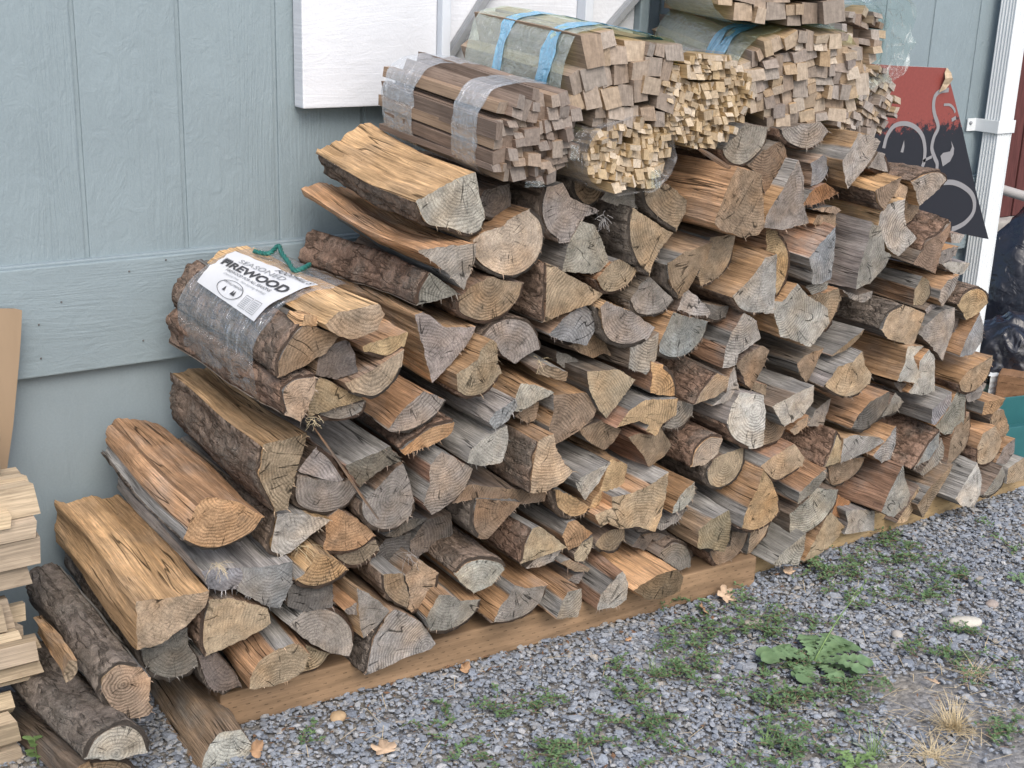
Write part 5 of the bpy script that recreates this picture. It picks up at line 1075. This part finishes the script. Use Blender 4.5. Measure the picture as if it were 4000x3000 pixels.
# ------------------------------------------------------------------ gravel
rs = np.random.default_rng(7)
ICO_V = []; 
_b = bmesh.new(); bmesh.ops.create_icosphere(_b, subdivisions=1, radius=1); ICO_V = np.array([v.co[:] for v in _b.verts]); ICO_F = np.array([[v.index for v in f.verts] for f in _b.faces]); _b.free()
def stones(P, size, seed, flat=.6, jag=.42):
    r = np.random.default_rng(seed); n = len(P); nv = len(ICO_V)
    V = np.repeat(ICO_V[None], n, 0) * (1 + r.uniform(-jag, jag, (n, nv, 1)))
    V *= np.stack([r.uniform(.75, 1.35, n), r.uniform(.6, 1.0, n), r.uniform(.28, .55, n) * flat / .6], -1)[:, None]
    # random tilt then spin
    a = r.uniform(0, 2 * np.pi, n); b = r.normal(0, .25, n)
    cb, sb = np.cos(b)[:, None], np.sin(b)[:, None]; y = V[..., 1] * cb - V[..., 2] * sb; z = V[..., 1] * sb + V[..., 2] * cb; V[..., 1], V[..., 2] = y, z
    ca, sa = np.cos(a)[:, None], np.sin(a)[:, None]; x = V[..., 0] * ca - V[..., 1] * sa; y = V[..., 0] * sa + V[..., 1] * ca; V[..., 0], V[..., 1] = x, y
    V = V * size[:, None, None] + P[:, None]
    F = (ICO_F[None] + (np.arange(n) * nv)[:, None, None]).reshape(-1, 3); return V.reshape(-1, 3), F
def fast_mesh(name, V, F, mat, col=None):
    me = bpy.data.meshes.new(name); nf = len(F); k = F.shape[1]
    me.vertices.add(len(V)); me.vertices.foreach_set('co', V.astype(np.float32).ravel())
    me.loops.add(nf * k); me.loops.foreach_set('vertex_index', F.astype(np.int32).ravel())
    me.polygons.add(nf); me.polygons.foreach_set('loop_start', np.arange(0, nf * k, k, dtype=np.int32)); me.polygons.foreach_set('loop_total', np.full(nf, k, dtype=np.int32))
    me.update(calc_edges=True); me.validate(); me.shade_flat(); me.materials.append(mat)
    if col is not None:
        a = me.attributes.new('tint', 'FLOAT_COLOR', 'POINT'); a.data.foreach_set('color', col.astype(np.float32).ravel())
    o = bpy.data.objects.new(name, me); link(o); return o
def mat_stone():
    k = NT('crushed_stone'); P = k.coords(3); t = k.attr('tint', 0); n1 = k.noise(P, 160, 4, .65); n2 = k.noise(P, 700, 2)
    return k.done(k.scale(t, k.math('MULTIPLY', k.rng(n1, .25, .75, .72, 1.28), k.rng(n2, .25, .75, .85, 1.15))), .85, k.bump(n1, .4, .002), .2)
M['stone'] = mat_stone()
def bare(x, y):   # dusty patch with fewer stones beside the rosette plant
    c = at_z(3480, 2690); return math.exp(-(((x - c.x) / .17) ** 2 + ((y - c.y) / .09) ** 2)) + .75 * max(0.0, min(1.0, (nz(x * 2.6, y * 2.6, 3.3) - .12) * 4)) * max(0.0, min(1.0, (2.05 - y) * 3))
def dens_ok(x, y, r_): return r_ > .93 * bare(x, y)
N = 52000
X = rs.uniform(.2, 3.9, N * 2); Y = rs.uniform(1.0, 2.45, N * 2); keep = (Y > 1.02 + 0 * X)
# thinner cover farther away from the pile and the camera's ground
lim = 2.6 - .42 * X
keep &= (Y > np.clip(lim - .35, .9, 2.2))
rr = rs.uniform(0, 1, N * 2); keep &= np.array([dens_ok(a_, b_, c_) for a_, b_, c_ in zip(X, Y, rr)])
X, Y = X[keep], Y[keep]; n = len(X)
size = np.clip(rs.lognormal(math.log(.0040), .45, n), .0018, .0135); lvl = rs.uniform(-.003, .004, n)
P = np.stack([X, Y, size * .25 + lvl], -1)
V, F = stones(P, size, 3)
pal = np.array([(.27, .30, .345), (.32, .345, .38), (.235, .265, .315), (.375, .39, .405), (.31, .315, .315), (.42, .425, .43), (.34, .315, .28), (.2, .225, .265)])
w = np.array([.30, .28, .15, .07, .11, .02, .04, .03]); ci = rs.choice(len(pal), n, p=w); col = pal[ci] * rs.uniform(.74, 1.02, (n, 1)); col = np.concatenate([col, np.ones((n, 1))], 1)
go = fast_mesh('gravel', V, F, M['stone'], np.repeat(col, len(ICO_V), 0)); tag(go, 'blue grey crushed stone gravel on the ground', 'gravel', kind='stuff')
# wider, sparser gravel that runs on past the frame
n2 = 9000; X2 = rs.uniform(-2.5, 6.5, n2); Y2 = rs.uniform(-1.5, 2.6, n2); k2 = ~((X2 > .2) & (X2 < 3.9) & (Y2 > np.clip(2.6 - .42 * X2 - .35, .9, 2.2))) ; X2, Y2 = X2[k2], Y2[k2]
s2 = np.clip(rs.lognormal(math.log(.010), .4, len(X2)), .005, .02); V, F = stones(np.stack([X2, Y2, s2 * .2], -1), s2, 5)
c2_ = pal[rs.choice(len(pal), len(X2), p=w)]; c2_ = np.concatenate([c2_, np.ones((len(X2), 1))], 1)
go = fast_mesh('gravel', V, F, M['stone'], np.repeat(c2_, len(ICO_V), 0)); tag(go, 'scattered crushed stone farther out from the woodpile', 'gravel', kind='stuff')
# single stones that stand out
def pebble(px, py, r, colr, label, sq=(1.5, 1, .55), rz=0.0, seed=0):
    bm = bmesh.new(); bmesh.ops.create_icosphere(bm, subdivisions=3, radius=1)
    for v in bm.verts:
        d = 1 + .14 * nz(v.co.x * 1.2 + seed, v.co.y * 1.2, v.co.z * 1.2); v.co = Vector((v.co.x * sq[0], v.co.y * sq[1], v.co.z * sq[2])) * r * d
    o = bm_obj('pebble', bm, mat_plain('pebble_stone', colr, .75, .15, 90, .25, .3), None, at_z(px, py, r * sq[2] * .5), True); o.rotation_euler = (0, 0, rz); tag(o, label, 'stone', 'stones lying on the gravel')
pebble(3770, 2430, .022, (.52, .5, .44), 'smooth cream coloured oval pebble on the gravel', (1.9, 1, .6), -.5, 1)
pebble(1320, 2800, .0155, (.42, .30, .18), 'rounded ochre pebble near the front of the brown timber', (1.2, 1, .7), .4, 2)
pebble(3875, 2360, .015, (.34, .29, .26), 'small brownish pebble above the cream oval one', (1.3, 1, .7), .2, 3)
pebble(3505, 2480, .014, (.42, .4, .37), 'pale rounded pebble between the rosette plant and the cream one', (1.3, 1, .7), .9, 4)
pebble(3500, 2520, .012, (.47, .45, .42), 'pale flat pebble touching a rounded one by the rosette plant', (1.5, 1, .6), .1, 5)
pebble(2945, 2430, .017, (.40, .37, .32), 'flat tan stone on the gravel before the end of the brown timber', (1.6, 1, .4), -.3, 6)

# ------------------------------------------------------------------ plants
def mat_leaf(name, ca, cb):
    k = NT(name); P = k.coords(3); t = k.rng(k.noise(P, 55, 3), .35, .65); col = k.mix(t, c4(ca), c4(cb))
    oi = k.n('ObjectInfo'); k.b.inputs['Subsurface Weight'].default_value = 0
    return k.done(col, .55, k.bump(k.noise(P, 300, 2), .25, .001), .3)
M['leaf'] = mat_leaf('weed_leaf', (.075, .135, .06), (.14, .225, .10)); M['leaf2'] = mat_leaf('rosette_leaf', (.125, .205, .10), (.18, .275, .14)); M['stem'] = mat_plain('weed_stem', (.2, .13, .1), .7, .2, 80)
M['straw'] = mat_plain('dry_straw', (.56, .46, .29), .8, .25, 120); M['dry'] = mat_plain('dry_leaf', (.42, .26, .15), .75, .3, 60, .2, .5)
M['grass'] = mat_leaf('grass_blade', (.12, .2, .07), (.2, .3, .12))
def leafquad(V, F, base, d, L, wd, up):
    d = Vector(d).normalized(); sx = d.cross(up).normalized() * wd; i = len(V); m = base + d * L * .55
    V += [base[:], (m + sx)[:], (base + d * L + up * -.001)[:], (m - sx)[:]]; F.append((i, i + 1, i + 2, i + 3))
def weed_field():
    r = random.Random(4); V = []; F = []; SV = bmesh.new()
    def spots():
        out = []
        for (x, y, sx, sy, k) in ((3320, 2230, 260, 90, 60), (2900, 2420, 330, 80, 46), (3050, 2700, 420, 130, 60), (2500, 2620, 340, 140, 34), (2350, 2840, 420, 130, 26), (1950, 2800, 160, 110, 10), (1750, 2900, 160, 60, 8), (3600, 2330, 180, 90, 26), (3700, 2600, 200, 160, 22), (3000, 2920, 350, 50, 24), (2680, 2330, 110, 50, 12), (3480, 2120, 200, 60, 16), (3850, 2150, 120, 120, 10), (2250, 2950, 250, 60, 20), (1150, 2900, 90, 50, 5), (3900, 2900, 100, 100, 8)):
            for _ in range(int(k * .38)): out.append((r.gauss(x, sx * .6), r.gauss(y, sy * .7)))
        return out
    for (px, py) in spots():
        if py < 1900 or py > 3150: continue
        g0 = at_z(px, py, .006)
        if g0.y > 2.2: continue
        for s in range(r.randint(3, 5)):
            a = r.uniform(0, 6.28); L = r.uniform(.03, .075); h = r.uniform(.003, .022); pts = []
            for i in range(6):
                t = i / 5; a2 = a + .6 * nz(px * .01 + s, t * 2, 0); pts.append(g0 + Vector((math.cos(a2) * L * t, math.sin(a2) * L * t, h * math.sin(t * 2.2))))
            tube_bm(SV, pts, .0007, 4, False)
            for i in range(1, 6):
                for q in range(r.randint(3, 5)):
                    aa = r.uniform(0, 6.28); leafquad(V, F, pts[i], (math.cos(aa), math.sin(aa), r.uniform(.0, .7)), r.uniform(.007, .014), r.uniform(.002, .0036), Vector((0, 0, 1)))
    o = mesh_obj('creeping_weeds', V, F, M['leaf']); tag(o, 'low creeping green weeds growing through the gravel', 'weeds', kind='stuff')
    o2 = bm_obj('weed_stems', SV, M['stem']); tag(o2, 'thin reddish runners of the creeping weeds', 'weeds', kind='stuff')
weed_field()
# rosette with toothed leaves
def rosette(px, py, n, L0, label, seed, matl, stalk=None, flat=.1):
    r = random.Random(seed); c = at_z(px, py, .004); root = empty('rosette_plant', c); tag(root, label, 'plant', 'rosette weeds in the gravel')
    for i in range(n):
        a = 2 * math.pi * i / n + r.uniform(-.25, .25); L = L0 * r.uniform(.65, 1.08); W = L * r.uniform(.16, .22); up = r.uniform(flat, flat + .28); V = []; F = []; K = 30
        for j in range(K + 1):
            t = j / K; w = W * (.18 + .82 * min(1, (t * 1.25) ** .8)) * (1 if t < .8 else math.sqrt(max(0, 1 - ((t - .8) / .2) ** 2)) * .98 + .02)
            tooth = 1 - (.6 if j % 4 in (1, 2) and t < .8 else 0) * (1 - .45 * t)
            z = L * up * math.sin(min(1, t * 1.1) * 2.2) * .55 + .004 * nz(t * 5, i, seed); x = L * t * (1 - .1 * up)
            for sgn in (-1, 0, 1): V.append((x, sgn * w * tooth, z + (abs(sgn) * .18 * w) + .005 * nz(t * 7, sgn * 2 + i, seed) * t))
        for j in range(K):
            for q in (0, 1): F.append((j * 3 + q, j * 3 + q + 1, j * 3 + 3 + q + 1, j * 3 + 3 + q))
        o = mesh_obj('leaf', V, F, matl, root, smooth=True); o.rotation_euler = (0, 0, a)
    if stalk:
        P = [at_z(px, py, .004)]; tip = at_y(*stalk, c.y + .02)
        bm = bmesh.new(); cv = [Vector((0, 0, 0)).lerp(tip - c, t) + Vector((0, .0, .02 * math.sin(t * 3.1))) for t in [i / 10 for i in range(11)]]
        tube_bm(bm, cv, [.0022 - .0012 * i / 10 for i in range(11)], 6); e = cv[7]; tube_bm(bm, [e, e + Vector((.02, 0, .03)), e + Vector((.05, 0, .045))], .0008, 5)
        for q in (cv[-1], e + Vector((.05, 0, .045))): tube_bm(bm, [q, q + Vector((.002, 0, .006)), q + Vector((.003, 0, .012))], [.0012, .0034, .001], 6)
        bm_obj('flower_stalk', bm, M['grass'], root, smooth=True)
rosette(3176, 2590, 19, .128, 'large toothed rosette weed with one leaning flower stalk in the gravel', 5, M['leaf2'], (3362, 2312))
rosette(3340, 2990, 10, .05, 'small bright green rosette weed beside the dry grass tuft', 8, M['grass'], None, .35)
rosette(3985, 2270, 8, .045, 'leafy green weed clump at the gravel near the cream pebble', 9, M['leaf2'], None, .4)
# upright sprig by the ground logs
c = at_z(150, 2985, .0); root = empty('leafy_sprig', c); tag(root, 'small leafy sprig growing beside the barky ground logs', 'plant'); bm = bmesh.new(); tube_bm(bm, [(0, 0, 0), (-.004, -.005, .035), (-.006, -.012, .07)], .0012, 5); bm_obj('stem', bm, M['grass'], root)
r = random.Random(2)
for i in range(11):
    t = .2 + .8 * i / 10; a = i * 2.4; b_ = Vector((-.006 * t, -.012 * t, .07 * t)); d = Vector((math.cos(a), math.sin(a), .25)); sx = Vector((-d.y, d.x, 0)) * .0075; L = .022
    mesh_obj('leaf', [b_, b_ + d * L * .4 + sx, b_ + d * L * .85 + sx * .7, b_ + d * L, b_ + d * L * .85 - sx * .7, b_ + d * L * .4 - sx], [(0, 1, 2, 3, 4, 5)], M['grass'], root)
def tuft(px, py, n, L, spread, mat, label, name, cat, seed, kind=None):
    r = random.Random(seed); c = at_z(px, py, 0); V = []; F = []
    for i in range(n):
        a = r.uniform(0, 6.28); b = Vector((r.gauss(0, .008), r.gauss(0, .008), 0)); el = r.uniform(.15, 1.25) if spread < 1 else r.uniform(.05, .5); l = L * r.uniform(.4, 1.1); sw = Vector((-math.sin(a), math.cos(a), 0)) * .0009
        k = len(V); cur = r.uniform(.3, 1.2)
        for j in range(4):
            t = j / 3; p = b + Vector((math.cos(a) * math.cos(el) * l * t, math.sin(a) * math.cos(el) * l * t, math.sin(el) * l * t - cur * .35 * l * t * t * math.sin(el) + .002)); V += [p + sw * (1 - .8 * t), p - sw * (1 - .8 * t)]
        for j in range(3): F.append((k + 2 * j, k + 2 * j + 1, k + 2 * j + 3, k + 2 * j + 2))
    o = mesh_obj(name, V, F, mat, None, c); tag(o, label, cat, kind=kind)
tuft(3720, 2850, 190, .085, .5, M['straw'], 'dry straw coloured grass tuft on the bare gravel', 'dry_grass_tuft', 'grass tuft', 3)
tuft(3800, 2640, 70, .07, 1.2, M['straw'], 'flattened dry straw strands lying near the bare dirt patch', 'dry_grass_tuft', 'grass tuft', 5)
tuft(3640, 2960, 90, .08, 1.2, M['straw'], 'spread of dead straw below the upright dry tuft', 'dry_grass_tuft', 'grass tuft', 6)
tuft(3420, 2960, 45, .10, .5, M['grass'], 'thin green grass blades by the small bright rosette', 'grass_tuft', 'grass tuft', 7)
tuft(3690, 2560, 30, .05, .5, M['grass'], 'short green grass blades above the flattened straw', 'grass_tuft', 'grass tuft', 8)
tuft(2560, 2640, 22, .07, .6, M['grass'], 'small wiry green grass tuft in front of the brown timber', 'grass_tuft', 'grass tuft', 9)
tuft(3080, 2760, 26, .045, .6, M['straw'], 'dried seed stalk tuft under the large rosette', 'dry_grass_tuft', 'grass tuft', 10)
tuft(3000, 2920, 16, .09, .6, M['grass'], 'few long green blades low in the gravel', 'grass_tuft', 'grass tuft', 12)
# straw scattered everywhere
r = random.Random(31); V = []; F = []
for i in range(330):
    px, py = (r.uniform(1100, 4000), r.uniform(2050, 3000)) if i < 170 else (r.gauss(3700, 200), r.gauss(2800, 140))
    c = at_z(px, py, .009)
    if c.y > 2.15: continue
    a = r.uniform(0, 6.28); L = r.uniform(.008, .035); d = Vector((math.cos(a), math.sin(a), r.uniform(-.1, .1))); s_ = Vector((-d.y, d.x, 0)) * .0006; k = len(V); V += [c - d * L + s_, c - d * L - s_, c + d * L - s_, c + d * L + s_]; F.append((k, k + 1, k + 2, k + 3))
o = mesh_obj('straw_litter', V, F, M['straw']); tag(o, 'short bits of dry straw scattered over the gravel', 'straw', kind='stuff')
# fallen leaves
def dry_leaf(px, py, L, rz, label, seed, lobes=True, tilt=.25, z=.012, col=None):
    n = 28; V = [(0, 0, 0)]; r = random.Random(seed)
    for i in range(n):
        a = 2 * math.pi * i / n; rad = L * (.62 + .38 * abs(math.cos(a * 2.5)) if lobes else .45 + .55 * abs(math.cos(a))) * r.uniform(.85, 1.1)
        V.append((rad * math.cos(a), rad * math.sin(a) * .75, L * (.28 * nz(math.cos(a) * 1.5, math.sin(a) * 1.5, seed) + .22 * (rad / L) ** 2)))
    F = [(0, i + 1, (i + 1) % n + 1) for i in range(n)]
    o = mesh_obj('dry_leaf', V, F, col or M['dry'], None, at_z(px, py, z), smooth=True); o.rotation_euler = (tilt, r.uniform(-.2, .2), rz)
    so2 = o.modifiers.new('t', 'SOLIDIFY'); so2.thickness = .0008
    tag(o, label, 'leaf', 'fallen leaves')
M['dry2'] = mat_plain('pale_dry_leaf', (.52, .38, .26), .75, .25, 60, .2, .5); M['dry3'] = mat_plain('red_dry_leaf', (.36, .16, .08), .7, .3, 60, .2, .4)
dry_leaf(2835, 2325, .034, .3, 'large curled tan leaf against the end of the brown timber', 1, col=M['dry2'], tilt=.6, z=.02)
dry_leaf(2748, 2382, .021, 1.2, 'small orange brown leaf standing near the larger curled one', 2, lobes=False, tilt=.7, z=.016)
dry_leaf(1500, 2925, .030, .1, 'pinkish brown leaf lying flat on open gravel near the camera edge', 3, col=M['dry2'])
dry_leaf(1815, 2612, .022, .8, 'thin brown leaf tucked along the foot of the timber', 4, lobes=False)
dry_leaf(2455, 2497, .009, 0, 'tiny orange leaf scrap on the gravel before the timber', 5, lobes=False)
dry_leaf(3640, 2660, .018, 2.0, 'pale curled leaf scrap beside the bare dirt patch', 6, lobes=False, col=M['dry2'])
dry_leaf(1000, 2930, .026, .9, 'brown bark like leaf beside the weathered ground log', 7, lobes=False, tilt=.5, z=.02)
dry_leaf(3080, 2230, .022, .5, 'tan leaf lying under the edge of the pale timber', 8, col=M['dry2'], z=.014)
dry_leaf(3180, 2185, .018, 1.5, 'crumpled tan leaf beside another at the pale timber', 9, col=M['dry2'], z=.014)

M['web'] = mat_plain('grey_fibre', (.3, .29, .28), .9, .2, 60)
# wisps of straw and fibre caught on the log ends
def wisp(crop, x, y, yy, n, L, label, seed, mat=None, th=.0003):
    r = random.Random(seed); c = at_y(*src(crop, x, y), yy); V = []; F = []
    for i in range(n):
        p = Vector((r.gauss(0, .006), r.gauss(0, .004), r.gauss(0, .004))); d = Vector((r.uniform(-1, 1), r.uniform(-1, .2), r.uniform(-.9, .6))).normalized(); l = L * r.uniform(.4, 1.1); s_ = d.cross(Vector((0, 1, 0))).normalized() * th; k = len(V)
        for j in range(5):
            t = j / 4; q = p + d * l * t + Vector((0, 0, -.35 * l * t * t)) + Vector((nz(t * 3, i, seed), 0, nz(t * 3, i, seed + 5))) * .006 * t; V += [q + s_, q - s_]
        for j in range(4): F.append((k + 2 * j, k + 2 * j + 1, k + 2 * j + 3, k + 2 * j + 2))
    o = mesh_obj('straw_wisp', V, F, mat or M['straw'], None, c); tag(o, label, 'straw', kind='stuff')
wisp('C', 250, 740, 2.11, 9, .045, 'dry straw strands draped over a tan quarter log', 1)
wisp('A', 1175, 560, 2.13, 22, .025, 'small nest of straw on the bluish grey log end', 2)
wisp('D', 705, 1115, 2.13, 18, .02, 'wisp of pale fibre on a thin brown slab', 3)
wisp('C', 825, 780, 2.15, 14, .04, 'cobweb like strands in the dark hollow of the pile', 4, M['web'], .0003)
wisp('D', 1050, 350, 2.14, 22, .022, 'tangle of grey fibre hanging under the kindling bundles', 5, M['web'], .0004)
wisp('B', 990, 1160, 2.05, 18, .022, 'splintered fibres under the wrapped firewood bundle', 6)

# bark crumbs and chips fallen along the front of the timbers
r = random.Random(77); V = []; F = []
for i in range(420):
    t = r.random(); base_ = Vector((.75, 2.2, 0)).lerp(Vector((3.4, 2.2, 0)), t) if i < 260 else Vector((r.uniform(.6, 3.0), r.uniform(1.5, 2.2), 0))
    p_ = base_ + Vector((0, -abs(r.gauss(0, .09)) if i < 260 else 0, r.uniform(.004, .009))); a = r.uniform(0, 6.28); L = r.uniform(.002, .009); W = L * r.uniform(.25, .6)
    d = Vector((math.cos(a), math.sin(a), r.uniform(-.3, .3))); s_ = Vector((-d.y, d.x, r.uniform(-.3, .3))); k = len(V); up = Vector((0, 0, .0015))
    V += [p_ - d * L, p_ + s_ * W, p_ + d * L, p_ - s_ * W, p_ + up]; F += [(k, k + 1, k + 4), (k + 1, k + 2, k + 4), (k + 2, k + 3, k + 4), (k + 3, k, k + 4)]
o = mesh_obj('bark_crumbs', V, F, mat_plain('bark_crumb', (.17, .1, .06), .9, .4, 40)); tag(o, 'brown bark crumbs and chips fallen before the timbers', 'bark chips', kind='stuff')
